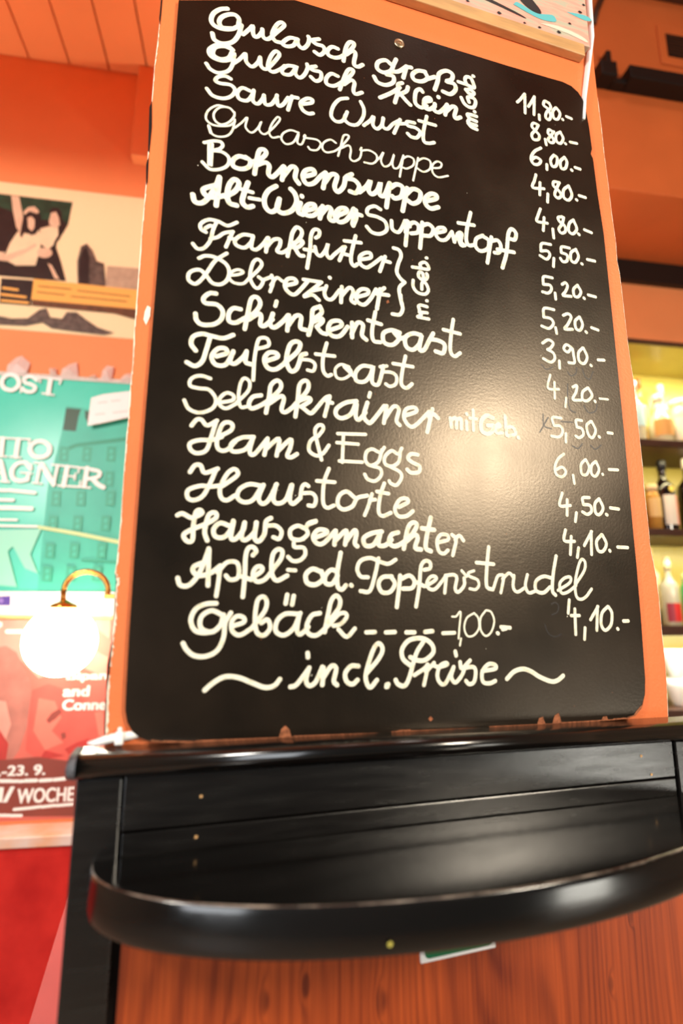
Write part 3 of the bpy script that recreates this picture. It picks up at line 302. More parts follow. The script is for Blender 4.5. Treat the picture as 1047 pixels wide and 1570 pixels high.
('price', '5,50.-', '53:5945,7324 5776,7304 5750,7165;53:5750,7165 5873,7191 5914,7125 5846,7038 5728,7079;53:5986,7081 5965,6930;54:6302,7333 6152,7323 6136,7215;54:6136,7215 6243,7192 6233,7086 6153,7055 6111,7106;55:6428,7336 6326,7254 6314,7117 6390,7088 6464,7207 6428,7329;55:6515,7089 6525,7085;55:6636,7191 6780,7190'),
('price', '5,20.-', '52:5926,6719 5766,6709 5749,6571;52:5749,6571 5870,6579 5894,6511 5828,6433 5724,6437;52:5956,6456 5959,6351;53:6102,6636 6166,6677 6202,6626 6152,6515 6100,6442 6254,6452;53:6398,6677 6312,6588 6317,6472 6394,6472 6450,6569 6398,6671;53:6497,6467 6508,6457;54:6588,6536 6728,6526'),
('price', '5,20.-', '51:5910,6158 5731,6150 5711,5998;50:5711,5998 5837,5991 5881,5914 5793,5817 5663,5837;51:5915,5850 5927,5754;52:6075,6087 6164,6130 6220,6083 6147,5943 6079,5854 6226,5871;52:6376,6109 6291,6023 6295,5897 6370,5880 6426,5989 6382,6110;52:6476,5869 6490,5857;53:6593,5958 6715,5935'),
('price', '3,90.-', '50:5655,5548 5763,5620 5848,5577 5796,5488 5735,5451;49:5735,5451 5834,5411 5856,5319 5777,5248 5650,5290;50:5935,5290 5931,5172;50:6173,5557 6086,5586 6034,5509 6105,5464 6187,5545 6206,5424 6210,5301 6104,5286;51:6386,5575 6301,5479 6303,5341 6391,5312 6458,5432 6402,5577;51:6512,5301 6523,5292;52:6661,5411 6777,5422'),
('price', '4,20.-', '42:5751,5035 5693,4815 5887,4818;42:5817,4924 5801,4657;42:6007,4695 5980,4546;49:6142,4885 6219,4921 6194,4811 6123,4682 6271,4686;50:6412,4905 6314,4825 6303,4703 6391,4692 6485,4792 6427,4907;50:6527,4703 6536,4693;39:6624,4755 6777,4760'),
('price', '5,50.-', '47:5890,4354 5732,4345 5751,4223;47:5751,4223 5865,4222 5895,4135 5822,4050 5694,4051;47:5950,4115 5938,3980;48:6254,4354 6151,4348 6156,4239;48:6156,4239 6242,4222 6263,4133 6184,4073 6122,4093;49:6418,4359 6336,4284 6352,4142 6421,4096 6493,4221 6433,4360;49:6543,4127 6557,4118;50:6717,4205 6799,4205'),
('price', '6,00.-', '46:5885,3789 5778,3704 5711,3573 5730,3463 5825,3433 5897,3513 5838,3584 5736,3538;46:6019,3473 6030,3349;47:6253,3732 6173,3649 6174,3510 6260,3504 6315,3623 6268,3734;48:6443,3723 6362,3652 6349,3524 6419,3491 6489,3599 6448,3723;48:6547,3532 6552,3527;49:6674,3614 6834,3621'),
('price', '4,50.-', '49:5804,3186 5746,2999 5929,3010;49:5880,3093 5859,2860;49:6023,2906 5994,2776;50:6269,3150 6152,3135 6157,3037;50:6157,3037 6271,3031 6291,2946 6215,2893 6132,2925;51:6441,3142 6361,3062 6361,2926 6431,2905 6500,3008 6447,3142;51:6548,2912 6562,2905;52:6633,3016 6779,3008'),
('price', '4,10.-', '49:5812,2641 5779,2485 5950,2481;48:5901,2550 5864,2288;48:6011,2388 5979,2250;49:6113,2428 6261,2639;49:6252,2639 6227,2301;50:6428,2599 6332,2497 6347,2366 6431,2357 6501,2468 6443,2599;50:6548,2374 6555,2362;51:6699,2428 6875,2428'),
('price', '4,10.-', '46:5786,1640 5754,1458;46:5799,1425 5935,1426;46:5867,1516 5851,1168;46:6013,1257 5990,1101;47:6120,1371 6263,1555;47:6255,1554 6210,1224;48:6431,1557 6323,1463 6293,1303 6354,1224 6460,1304 6492,1465 6445,1552;48:6566,1247 6574,1240;53:6683,1355 6763,1356'),
]
OUTLINE = [[6, 10011], [3, 8552], [1, 7045], [-3, 5743], [-7, 4486], [-11, 3194], [-8, 1994], [0, 1158], [15, 499], [22, 363], [52, 241], [112, 145], [203, 74], [313, 36], [436, 19], [783, 3], [1885, 0], [3097, -6], [4438, -5], [5515, -2], [6357, 13], [6598, 21], [6735, 59], [6859, 159], [6932, 332], [6966, 554], [6997, 1404], [7012, 2137], [7014, 2727], [7031, 4277], [7029, 5761], [7021, 7769], [6976, 8524], [6953, 9222], [6915, 9304], [6953, 9421], [6936, 9860], [6900, 10259], [6855, 10425], [6771, 10551], [6643, 10636], [6465, 10670], [6164, 10662], [5387, 10649], [4285, 10649], [3249, 10645], [2808, 10649], [1675, 10647]]
PILLAR_L = [[-226, 9989], [-230, 9529], [-232, 9269], [-245, 8854], [-243, 8315], [-241, 7790], [-228, 7011], [-228, 6203], [-223, 5376], [-216, 4751], [-202, 4414], [-209, 4139], [-202, 3754], [-200, 3622], [-206, 3515], [-202, 3264], [-198, 2835], [-190, 2447], [-195, 1971], [-205, 1844], [-185, 1756], [-189, 1639], [-186, 1335], [-179, 1080], [-196, 877], [-201, 690], [-187, 431], [-181, 203], [-166, 17]]
PILLAR_R = [[7288, 12852], [7254, 11933], [7229, 11265], [7234, 10623], [7252, 9987], [7251, 9455], [7270, 8861], [7281, 8213], [7303, 7685], [7290, 7334], [7316, 7093], [7325, 6370], [7331, 5900], [7344, 5532], [7366, 5199], [7367, 4657], [7367, 4144], [7367, 3737], [7352, 3420], [7355, 2671], [7346, 2500], [7363, 2351], [7403, 2006], [7409, 1686], [7404, 1379], [7396, 1142], [7398, 723], [7375, 340], [7348, 19]]
GHOST = [[[5493, 1579], [5561, 1602], [5610, 1547], [5576, 1468], [5494, 1434]], [[5366, 1300], [5409, 1190], [5509, 1135], [5617, 1168]], [[5613, 5190], [5694, 5121], [5815, 5178]], [[6075, 5132], [6129, 5072], [6223, 5125], [6247, 5224]], [[6353, 5224], [6386, 5106], [6473, 5062], [6547, 5196]], [[6057, 4928], [6037, 4698], [6064, 4516], [6163, 4475]], [[6322, 4599], [6402, 4501], [6526, 4542], [6568, 4654]], [[5579, 4385], [5579, 4205], [5703, 4167]], [[5886, 4302], [6089, 4310]], [[6055, 3932], [6153, 3903], [6234, 3987]], [[6380, 3975], [6462, 3918], [6574, 3994]], [[5661, 4342], [5501, 4095]]]
CHIPS = [[[1709, 3], [1737, 100], [1782, 141], [1829, 96], [1861, 8]], [[5144, 1], [5180, 85], [5241, 100], [5274, 4]], [[5374, 4], [5423, 109], [5487, 140], [5527, 14]], [[6153, 13], [6190, 63], [6255, 69], [6271, 13]], [[3097, 2], [3200, 27], [3346, 28], [3363, 5]], [[6358, 22], [6534, 41], [6632, 28], [6598, 21]], [[3622, 170], [3657, 138], [3620, 108], [3586, 141]], [[6690, 52], [6766, 127], [6877, 210], [6847, 150], [6735, 59]], [[3101, 5812], [3131, 5838], [3150, 5800], [3110, 5773]]]
WHITECHIP = [[-113, 5132], [-88, 5218], [-48, 5198], [-47, 5080], [-85, 4949], [-121, 5023]]
PEEL = [[[-235, 10009], [-217, 10016], [-215, 9716], [-221, 9532], [-237, 9640]], [[-265, 8149], [-240, 8263], [-212, 7850], [-217, 7437], [-235, 7462], [-252, 7838]], [[-245, 7257], [-221, 7385], [-206, 6987], [-223, 6933]], [[-184, 1066], [-173, 1087], [-174, 773], [-188, 567], [-203, 842]], [[-193, 465], [-183, 553], [-165, 162], [-177, 150]]]
P1 = [["black", [[-607, 1765], [-399, 1766], [-130, 1765], [-137, 1664], [-151, 1624], [-171, 1587], [-170, 1502], [-126, 1417], [-266, 1415], [-358, 1413], [-561, 1415]]], ["green", [[-607, 1763], [-398, 1763], [-130, 1764], [-140, 1664], [-161, 1681], [-246, 1670], [-319, 1684], [-392, 1709], [-599, 1703]]], ["skin", [[-356, 1763], [-327, 1763], [-312, 1708], [-295, 1641], [-299, 1594], [-322, 1626], [-341, 1692]]], ["black", [[-244, 1555], [-180, 1580], [-148, 1499], [-121, 1417], [-238, 1413], [-245, 1479]]], ["shirt", [[-315, 1609], [-277, 1603], [-247, 1630], [-225, 1603], [-228, 1537], [-237, 1471], [-306, 1463], [-352, 1486], [-337, 1555]]], ["skin", [[-345, 1503], [-279, 1540], [-247, 1566], [-241, 1556], [-277, 1520], [-338, 1476]]], ["black", [[-303, 1668], [-297, 1707], [-276, 1725], [-251, 1716], [-238, 1683], [-238, 1636], [-249, 1606], [-267, 1598], [-288, 1618], [-298, 1583], [-306, 1593]]], ["skin", [[-304, 1697], [-289, 1720], [-266, 1726], [-248, 1708], [-253, 1695], [-283, 1703], [-300, 1683]]], ["skin", [[-287, 1673], [-273, 1681], [-260, 1668], [-257, 1634], [-266, 1615], [-280, 1631]]], ["shirt", [[-237, 1631], [-205, 1646], [-172, 1645], [-164, 1611], [-179, 1569], [-200, 1544], [-225, 1563]]], ["black", [[-172, 1645], [-154, 1659], [-147, 1642], [-162, 1594], [-182, 1557], [-180, 1580], [-168, 1611]]], ["black", [[-212, 1710], [-204, 1729], [-180, 1732], [-164, 1710], [-162, 1664], [-175, 1674], [-182, 1702], [-204, 1699]]], ["skin", [[-204, 1705], [-186, 1713], [-173, 1686], [-166, 1657], [-181, 1638], [-204, 1652], [-208, 1669]]], ["skin", [[-182, 1531], [-184, 1521], [-191, 1513], [-202, 1507], [-214, 1506], [-226, 1509], [-234, 1515], [-238, 1525], [-236, 1535], [-229, 1544], [-219, 1549], [-206, 1551], [-194, 1548], [-186, 1541]]], ["skin", [[-194, 1485], [-179, 1478], [-145, 1420], [-164, 1424]]], ["skin", [[-415, 1512], [-351, 1514], [-338, 1476], [-411, 1479]]], ["grey", [[-78, 1408], [-89, 1505], [-81, 1572], [-60, 1587], [-36, 1558], [-17, 1514], [10, 1508], [25, 1408]]], ["black", [[-73, 1411], [-82, 1506], [-72, 1562], [-59, 1572], [-45, 1531], [-37, 1409]]], ["haze", [[23, 1498], [145, 1501], [152, 1407], [23, 1408]]], ["black", [[-350, 1403], [-237, 1407], [-235, 1300], [-345, 1300]]], ["gold", [[-236, 1413], [169, 1406], [163, 1324], [-236, 1325]]], ["brown", [[-233, 1325], [163, 1324], [164, 1276], [66, 1297], [-231, 1301]]], ["grey", [[-541, 1269], [-339, 1247], [-293, 1241], [-239, 1248], [-202, 1287], [-179, 1295], [-162, 1259], [-120, 1257], [-106, 1286], [-71, 1289], [-31, 1260], [9, 1234], [72, 1216], [35, 1204], [-83, 1209], [-153, 1214], [-187, 1235], [-245, 1216], [-533, 1204]]]]
P1T = [[0.01, [[-338, 1363], [-288, 1360]]], [0.01, [[-340, 1336], [-257, 1333]]], [0.01, [[-337, 1311], [-246, 1310]]], [0.004, [[-216, 1384], [-99, 1383]]], [0.004, [[-75, 1380], [118, 1375]]], [0.004, [[-218, 1359], [-120, 1356]]], [0.004, [[-96, 1353], [107, 1352]]]]
P2 = [["facade", [[-73, 913], [190, 885], [204, 239], [-101, 235], [-105, 607], [-78, 807]]], ["roof", [[-72, 903], [-20, 902], [-26, 871], [-30, 815], [-75, 817]]], ["roof", [[-6, 897], [15, 894], [14, 835], [-3, 872]]], ["teal_dark", [[-79, 742], [-23, 770], [161, 806], [162, 791], [-22, 755], [-77, 725]]], ["window", [[-78, 755], [-47, 754], [-46, 697], [-77, 698]]], ["facade", [[-68, 743], [-57, 743], [-58, 729], [-69, 728]]], ["facade", [[-66, 721], [-55, 721], [-55, 706], [-66, 706]]], ["window", [[0, 759], [32, 758], [32, 701], [1, 702]]], ["facade", [[10, 747], [21, 748], [20, 733], [9, 732]]], ["facade", [[12, 725], [23, 725], [22, 710], [11, 710]]], ["window", [[84, 764], [116, 763], [116, 705], [84, 706]]], ["facade", [[94, 752], [105, 752], [104, 737], [93, 737]]], ["facade", [[96, 729], [107, 730], [106, 715], [95, 714]]], ["window", [[-75, 661], [-44, 661], [-44, 605], [-74, 606]]], ["facade", [[-65, 650], [-54, 650], [-55, 636], [-66, 635]]], ["facade", [[-63, 628], [-52, 629], [-53, 614], [-64, 614]]], ["window", [[2, 665], [33, 664], [34, 608], [2, 609]]], ["facade", [[12, 653], [23, 654], [22, 639], [11, 639]]], ["facade", [[14, 632], [25, 632], [24, 617], [13, 617]]], ["window", [[85, 669], [116, 668], [116, 612], [85, 613]]], ["facade", [[95, 657], [106, 658], [105, 643], [94, 643]]], ["facade", [[96, 635], [108, 636], [107, 621], [95, 621]]], ["window", [[-88, 588], [-57, 587], [-56, 533], [-87, 534]]], ["facade", [[-78, 577], [-67, 577], [-68, 563], [-79, 563]]], ["facade", [[-76, 556], [-65, 556], [-66, 542], [-77, 541]]], ["window", [[-5, 592], [26, 591], [27, 536], [-4, 537]]], ["facade", [[5, 580], [16, 581], [15, 566], [4, 566]]], ["facade", [[7, 559], [18, 559], [17, 545], [6, 544]]], ["window", [[95, 596], [127, 595], [127, 539], [95, 541]]], ["facade", [[105, 584], [116, 585], [115, 570], [104, 570]]], ["facade", [[107, 563], [118, 563], [117, 549], [106, 548]]], ["window", [[-90, 498], [-59, 497], [-58, 443], [-89, 444]]], ["facade", [[-80, 487], [-69, 487], [-70, 473], [-81, 473]]], ["facade", [[-78, 466], [-67, 466], [-68, 452], [-79, 452]]], ["window", [[-7, 501], [23, 500], [24, 446], [-7, 447]]], ["facade", [[2, 490], [13, 490], [12, 476], [2, 475]]], ["facade", [[4, 468], [15, 469], [14, 455], [4, 454]]], ["window", [[87, 504], [119, 503], [119, 448], [87, 450]]], ["facade", [[97, 493], [108, 493], [107, 479], [96, 478]]], ["facade", [[99, 471], [110, 472], [109, 458], [98, 457]]], ["window", [[-89, 400], [-58, 399], [-57, 346], [-87, 348]]], ["facade", [[-79, 389], [-68, 389], [-69, 376], [-80, 375]]], ["facade", [[-77, 369], [-66, 369], [-67, 355], [-77, 355]]], ["window", [[-9, 403], [22, 401], [22, 348], [-8, 349]]], ["facade", [[1, 391], [12, 391], [11, 378], [0, 377]]], ["facade", [[3, 370], [13, 371], [13, 357], [2, 357]]], ["window", [[82, 405], [113, 403], [113, 350], [83, 351]]], ["facade", [[92, 394], [103, 394], [102, 380], [91, 380]]], ["facade", [[94, 373], [105, 373], [104, 359], [93, 359]]], ["window", [[-89, 320], [-59, 319], [-58, 267], [-88, 268]]], ["facade", [[-79, 309], [-69, 309], [-69, 296], [-80, 296]]], ["facade", [[-77, 289], [-67, 289], [-67, 276], [-78, 275]]], ["window", [[-12, 322], [18, 320], [19, 268], [-12, 270]]], ["facade", [[-3, 311], [8, 311], [7, 297], [-3, 297]]], ["facade", [[-1, 290], [10, 290], [9, 277], [-1, 277]]], ["window", [[74, 324], [105, 322], [105, 269], [74, 271]]], ["facade", [[84, 312], [95, 313], [94, 299], [83, 299]]], ["facade", [[86, 292], [96, 292], [95, 278], [85, 278]]], ["pale_line", [[-121, 462], [11, 443], [157, 416], [158, 402], [12, 429], [-119, 450]]], ["teal_dark", [[33, 346], [152, 341], [152, 334], [34, 339]]], ["pale", [[-369, 434], [-108, 449], [-135, 360], [-103, 293], [-147, 310], [-193, 386], [-208, 368], [-165, 247], [-223, 251], [-348, 267]]], ["white", [[-403, 230], [237, 233], [222, 146], [-393, 153]]], ["violet", [[-243, 211], [-182, 217], [-179, 184], [-240, 184]]], ["lilac", [[-201, 200], [-202, 197], [-203, 193], [-207, 192], [-210, 192], [-214, 193], [-216, 196], [-218, 200], [-217, 204], [-215, 207], [-212, 209], [-208, 209], [-205, 207], [-202, 204]]]]
P2T = [[0.0156, [[-371, 1016], [-367, 951]]], [0.0064, [[-386, 1014], [-339, 1016]]], [0.0156, [[-357, 1014], [-334, 1008], [-332, 993], [-358, 983]]], [0.0064, [[-380, 950], [-354, 949]]], [0.0165, [[-239, 987], [-240, 976], [-246, 966], [-254, 958], [-265, 955], [-276, 957], [-286, 962], [-294, 972], [-297, 983], [-296, 995], [-291, 1005], [-283, 1012], [-272, 1016], [-260, 1014], [-250, 1008], [-243, 999], [-239, 987]]], [0.0147, [[-182, 1002], [-195, 1012], [-211, 1013], [-224, 1002], [-218, 988], [-199, 983], [-184, 974], [-186, 959], [-202, 953], [-219, 958], [-227, 966]]], [0.0064, [[-179, 1017], [-179, 996]]], [0.0064, [[-230, 969], [-230, 949]]], [0.0073, [[-172, 1012], [-96, 1009]]], [0.0064, [[-171, 1011], [-168, 993]]], [0.0064, [[-97, 1008], [-101, 992]]], [0.0175, [[-134, 1008], [-136, 951]]], [0.0073, [[-156, 951], [-117, 947]]], [0.0165, [[-309, 741], [-310, 729], [-315, 719], [-323, 712], [-333, 709], [-344, 711], [-354, 717], [-361, 726], [-365, 738], [-364, 750], [-359, 760], [-351, 767], [-341, 770], [-330, 769], [-320, 762], [-313, 753], [-309, 741]]], [0.0073, [[-311, 776], [-253, 773]]], [0.0175, [[-270, 771], [-268, 708]]], [0.0073, [[-285, 706], [-249, 705]]], [0.0073, [[-253, 773], [-179, 773]]], [0.0064, [[-180, 773], [-182, 757]]], [0.0175, [[-218, 770], [-219, 706]]], [0.0073, [[-238, 705], [-203, 703]]], [0.0175, [[-109, 740], [-110, 728], [-116, 718], [-126, 711], [-139, 708], [-152, 709], [-163, 715], [-171, 725], [-175, 736], [-174, 748], [-168, 758], [-158, 765], [-145, 768], [-132, 766], [-121, 760], [-112, 751], [-109, 740]]], [0.0165, [[-367, 698], [-349, 621]]], [0.011, [[-349, 621], [-336, 695]]], [0.0165, [[-336, 695], [-314, 620]]], [0.011, [[-314, 620], [-305, 694]]], [0.0184, [[-267, 686], [-244, 617]]], [0.011, [[-272, 686], [-288, 619]]], [0.0073, [[-259, 614], [-230, 613]]], [0.0073, [[-273, 644], [-251, 643]]], [0.0165, [[-166, 666], [-183, 684], [-203, 685], [-221, 669], [-226, 646], [-216, 625], [-195, 618], [-172, 624]]], [0.0064, [[-165, 681], [-165, 659]]], [0.0064, [[-197, 649], [-159, 647]]], [0.0147, [[-171, 646], [-171, 623]]], [0.011, [[-135, 683], [-140, 616]]], [0.0064, [[-155, 613], [-123, 611]]], [0.0064, [[-157, 687], [-127, 685]]], [0.0193, [[-131, 683], [-84, 613]]], [0.011, [[-77, 681], [-84, 606]]], [0.0064, [[-96, 683], [-56, 681]]], [0.0175, [[-44, 677], [-50, 607]]], [0.0073, [[-70, 681], [-3, 677]]], [0.0064, [[-4, 677], [-5, 658]]], [0.0064, [[-44, 644], [-14, 642]]], [0.0064, [[-14, 654], [-15, 631]]], [0.0073, [[-69, 607], [3, 605]]], [0.0064, [[6, 626], [3, 605]]], [0.0175, [[24, 676], [19, 608]]], [0.0073, [[2, 676], [43, 674]]], [0.0147, [[39, 671], [65, 665], [67, 649], [46, 638], [28, 637]]], [0.0175, [[46, 637], [66, 617], [85, 607]]], [0.0073, [[5, 606], [41, 603]]], [0.014, [[-346, 582], [-236, 582]]], [0.014, [[-228, 583], [-143, 577]]], [0.013, [[-342, 547], [-211, 548]]], [0.017, [[-338, 517], [-216, 520]]], [0.017, [[-208, 520], [-148, 520]]], [0.009, [[-333, 476], [-191, 478]]], [0.009, [[-330, 455], [-124, 457]]]]
P3 = [["wash", [[-391, 136], [146, 139], [152, -58], [53, -14], [-67, -55], [-135, 9], [-374, 10]]], ["rose", [[106, 106], [163, 62], [161, 7], [112, 29]]], ["rose_dark", [[-374, 10], [-180, 51], [-145, 30], [-85, -76], [-84, -200], [-103, -280], [-126, -319], [-331, -313]]], ["wash", [[-360, -93], [-160, -127], [-136, -199], [-154, -279], [-336, -273]]], ["red_lip", [[-289, -195], [-170, -214], [-137, -259], [-139, -311], [-276, -295]]], ["face", [[-83, -93], [-34, -73], [40, -99], [128, -153], [155, -226], [140, -287], [81, -316], [-40, -314], [-83, -281], [-86, -179]]], ["face_hi", [[-60, -118], [-8, -129], [17, -182], [-9, -222], [31, -260], [-23, -282], [-66, -221]]], ["shade", [[-29, -189], [-15, -167], [8, -152], [18, -165], [-1, -185], [-20, -199]]], ["shade", [[20, -231], [34, -227], [38, -244], [26, -251]]], ["red_lip", [[37, -280], [72, -261], [108, -250], [118, -270], [83, -290], [51, -297]]], ["red_lip", [[-23, -282], [39, -300], [-40, -314]]], ["face_hi", [[121, -167], [146, -163], [161, -247], [140, -242]]], ["maroon", [[-332, -305], [-139, -307], [-41, -302], [81, -322], [204, -320], [218, -490], [-310, -470]]]]
P3T = [[0.011, [[-229, -368], [-116, -372]]], [0.01, [[-112, -373], [-97, -373]]], [0.01, [[-91, -374], [-79, -374]]], [0.011, [[-73, -373], [-40, -373]]], [0.011, [[-28, -374], [4, -373]]], [0.011, [[14, -373], [46, -371]]], [0.009, [[-97, -457], [-57, -455]]], [0.009, [[-53, -455], [-18, -452]]], [0.009, [[-14, -453], [24, -450]]], [0.009, [[29, -451], [77, -449]]], [0.009, [[-235, -469], [-109, -474]]], [0.009, [[-105, -475], [-74, -476]]], [0.013, [[-181, 98], [-120, 98]]], [0.02, [[-249, 122], [-208, 120]]]]
P3F = [["1.-23. 9.", [[-176, -357], [-15, -325]]], ["BI/", [[-202, -435], [-103, -389]]], ["WOCHE", [[-93, -440], [80, -396]]], ["Bipan", [[21, -69], [152, -34]]], ["and", [[15, -115], [99, -80]]], ["Connec", [[17, -159], [180, -124]]]]
SIGN = [3341, -2411, 2.21]
FILM = [[[-290, 1011], [-285, 1052], [-263, 1085], [-241, 1092], [-212, 1068], [-216, 1027]], [[-140, 1028], [-142, 1051], [-120, 1055], [-113, 1027]], [[-103, 1020], [-97, 1052], [-76, 1074], [-49, 1082], [-40, 1025]], [[39, 1021], [45, 1058], [57, 1080], [84, 1074], [77, 1013]], [[104, 1023], [126, 1048], [167, 1062], [171, 1015]], [[-16, 1022], [19, 1040], [30, 1020]]]

def mm(P, s=1e-4): return [(a*s, b*s) for a, b in P]

# ------------------------------------------------------------------ the room
H = 3.35                                    # ceiling over the board's edge
b = MB(); b.box((-2.6, -4.2, -Z0-.1), (4.6, .6, -Z0), FLOOR); tag(b.build('floor', **WALLT), kind='structure')
b = MB(); b.box((-2.6, -4.2, H), (4.6, .6, H+.1), ORANGE_DEEP); tag(b.build('ceiling', **WALLT), kind='structure')
b = MB(); b.box((-2.7, -4.2, -Z0), (-2.6, .6, H), DULL); tag(b.build('wall_left', **WALLT), kind='structure')
b = MB(); b.box((4.6, -4.2, -Z0), (4.7, .6, H), DULL); tag(b.build('wall_right', **WALLT), kind='structure')
NU0, NU1, NZ0, NZ1 = 1.75, 4.0, -.36, 1.387     # the bar's niche
b = MB()
b.box((-2.6, 0, -Z0), (NU0, .35, H), ORANGE_WALL); b.box((NU1, 0, -Z0), (4.6, .35, H), ORANGE_WALL)
b.box((NU0, 0, NZ1), (NU1, .35, H), ORANGE_WALL); b.box((NU0, 0, -Z0), (NU1, .35, NZ0), ORANGE_WALL)
tag(b.build('wall_back', **WALLT), kind='structure')
b = MB(); b.box((NU0, .30, NZ0), (NU1, .349, NZ1), OLIVE); b.box((NU0, .004, NZ1-.012), (NU1, .30, NZ1-.001), OLIVE)
b.box((NU0, -.006, NZ1-.014), (NU1, .004, NZ1+.006), DARKWOOD)
tag(b.build('trim_niche', **WALLT), kind='structure')
# bulkhead over the bar, dark board under it, beam at the ceiling
b = MB()
b.box((1.3, -.405, 1.777), (4.6, -.001, H), ORANGE_DEEP, .004)
tag(b.build('wall_bulkhead', **WALLT), kind='structure')
b = MB(); b.box((1.3, -.03, 1.672), (4.6, -.0005, 1.776), BLACKMETAL); tag(b.build('trim_dark_board', **WALLT), kind='structure')
b = MB(); b.box((1.3, -.50, 2.745), (4.6, -.406, 2.95), DARKWOOD, .004); tag(b.build('trim_beam', **WALLT), kind='structure')
# plank ceiling over the posters
b = MB()
for k in range(-14, 8):
    u = -.045+.158*k
    b.box((u+.003, -2.0, 2.417), (u+.155, -.002, 2.437), ORANGE_WALL, .002, 1)
b.box((-2.55, -2.0, 2.437), (1.25, -.002, 2.46), DARKWOOD)
tag(b.build('ceiling_planks', **WALLT), kind='structure')
b = MB(); b.box((-2.59, -1.12, 1.66), (1.2, -.98, 2.416), ORANGE_DEEP, .006); tag(b.build('wall_shade_beam', **WALLT), kind='structure')  # unseen beam, added to throw shade on the wall above the posters
b = MB(); b.box((.083, -.05, 1.975), (.60, -.0005, 2.415), ORANGE_WALL, .004); tag(b.build('wall_pier', **WALLT), kind='structure')

# pillar with ragged plaster arrises
L_ = mm(PILLAR_L); R_ = mm(PILLAR_R)
PF = .005
outl = [(-.0236, H-.01)]+L_+[(-.016, -Z0)]+[(.736, -Z0)]+R_[::-1]+[(.722, H-.01)]
b = MB(); b.prism(outl, (PF, .44), ORANGE, XZ)
# broken arris: a thin line of bare plaster, dark cracks behind peeling paint
for P in PEEL:
    b.add([(x, PF-.0006, z) for x, z in mm(P)], [list(range(len(P)))], BLACK_GAP)
def edge_strip(P, w, sgn):
    for i in range(len(P)-1):
        (x0, z0), (x1, z1) = P[i], P[i+1]
        for k in range(4):
            t0, t1 = k/4, (k+1)/4; q = w*random.uniform(.2, 1.0); q2 = w*random.uniform(.2, 1.0)
            a = (x0+(x1-x0)*t0, z0+(z1-z0)*t0); c = (x0+(x1-x0)*t1, z0+(z1-z0)*t1)
            b.add([(a[0], PF-.0004, a[1]), (a[0]+sgn*q, PF-.0004, a[1]), (c[0]+sgn*q2, PF-.0004, c[1]), (c[0], PF-.0004, c[1])], [[0, 1, 2, 3]], PLASTER)
edge_strip(L_, .0016, 1); edge_strip(L_[19:], .0045, 1); edge_strip(R_[3:], .0009, -1)
b.add([(x, PF-.0008, z) for x, z in mm(WHITECHIP)], [list(range(len(WHITECHIP)))], PLASTER)
tag(b.build('pillar', loc=BASE), kind='structure')

# ------------------------------------------------------------------ menu board
bo = empty('menu_board', (.35, 0, Z0))
tag(bo, 'tall black menu board with white handwritten dishes and prices, screwed to the orange pillar', 'menu board')
pl = mm(OUTLINE)
b = MB(); b.prism(pl, (0, .0035), BOARD, lambda a, c, d: (a-.35, d, c))
# brown hardboard showing along the cut edge
for P in CHIPS:
    Q = mm(P); b.add([(x-.35, -.0004, z) for x, z in Q], [list(range(len(Q)))], CHIP)
for i in range(len(pl)):
    (x0, z0), (x1, z1) = pl[i], pl[(i+1) % len(pl)]
    if z0 < .12 and z1 < .12 and .03 < x0 and .03 < x1:
        b.add([(x0-.35, -.0003, z0), (x1-.35, -.0003, z1), (x1-.35, -.0003, z1+.0012), (x0-.35, -.0003, z0+.0022)], [[0, 1, 2, 3]], CHIP)
for k in range(60):                          # paint specks and nicks
    x, z = random.uniform(.02, .68), random.uniform(.02, 1.03); r = random.uniform(.0003, .0007)
    b.add([(x-.35+r*math.cos(t), -.0002, z+r*math.sin(t)*1.5) for t in (0, 1.6, 3.1, 4.7)], [[0, 1, 2, 3]], CHIP if k % 3 else CHALK)
b.build('panel', bo)
b = MB()
for i, P in enumerate(GHOST): b.ribbon(mm(P), .0022, GHOST_INK, lambda a, c, h: (a-.35, -h, c), .00012, .00002)
tag(b.build('wiped_lettering', bo), 'faint dark traces of wiped off prices')
lift = .0003
for kind, text, data in INK:
    b = MB()
    for st in data.split(';'):
        w, pts = st.split(':'); P = mm([tuple(map(int, q.split(','))) for q in pts.split()])
        b.ribbon(P, int(w)*1e-4, CHALK, lambda a, c, h: (a-.35, -h, c), lift, .00025); lift += .000004
        if lift > .0007: lift = .0003
    nm = {'dish': 'dish_lettering', 'price': 'price_lettering', 'note': 'side_note_lettering'}[kind]
    tag(b.build(nm, bo), 'white handwritten '+text)
# screw near the top edge
b = MB(); b.lathe([(.0001, 0), (.0085, 0), (.0085, .001), (.0065, .0018), (.0001, .0018)], mat('dull_brass', (206, 184, 150), .35, metal=.9, vary=.2, vscale=300), seg=18)
b.lathe([(.0001, .0018), (.0036, .0018), (.0034, .0026), (.0001, .003)], mat('rusty_screw', (150, 110, 76), .5, metal=.7), seg=14)
sc = b.build('fixing_screw', bo, loc=(.338-.35, -.0001, 1.042)); sc.rotation_euler = (PI/2, 0, 0)

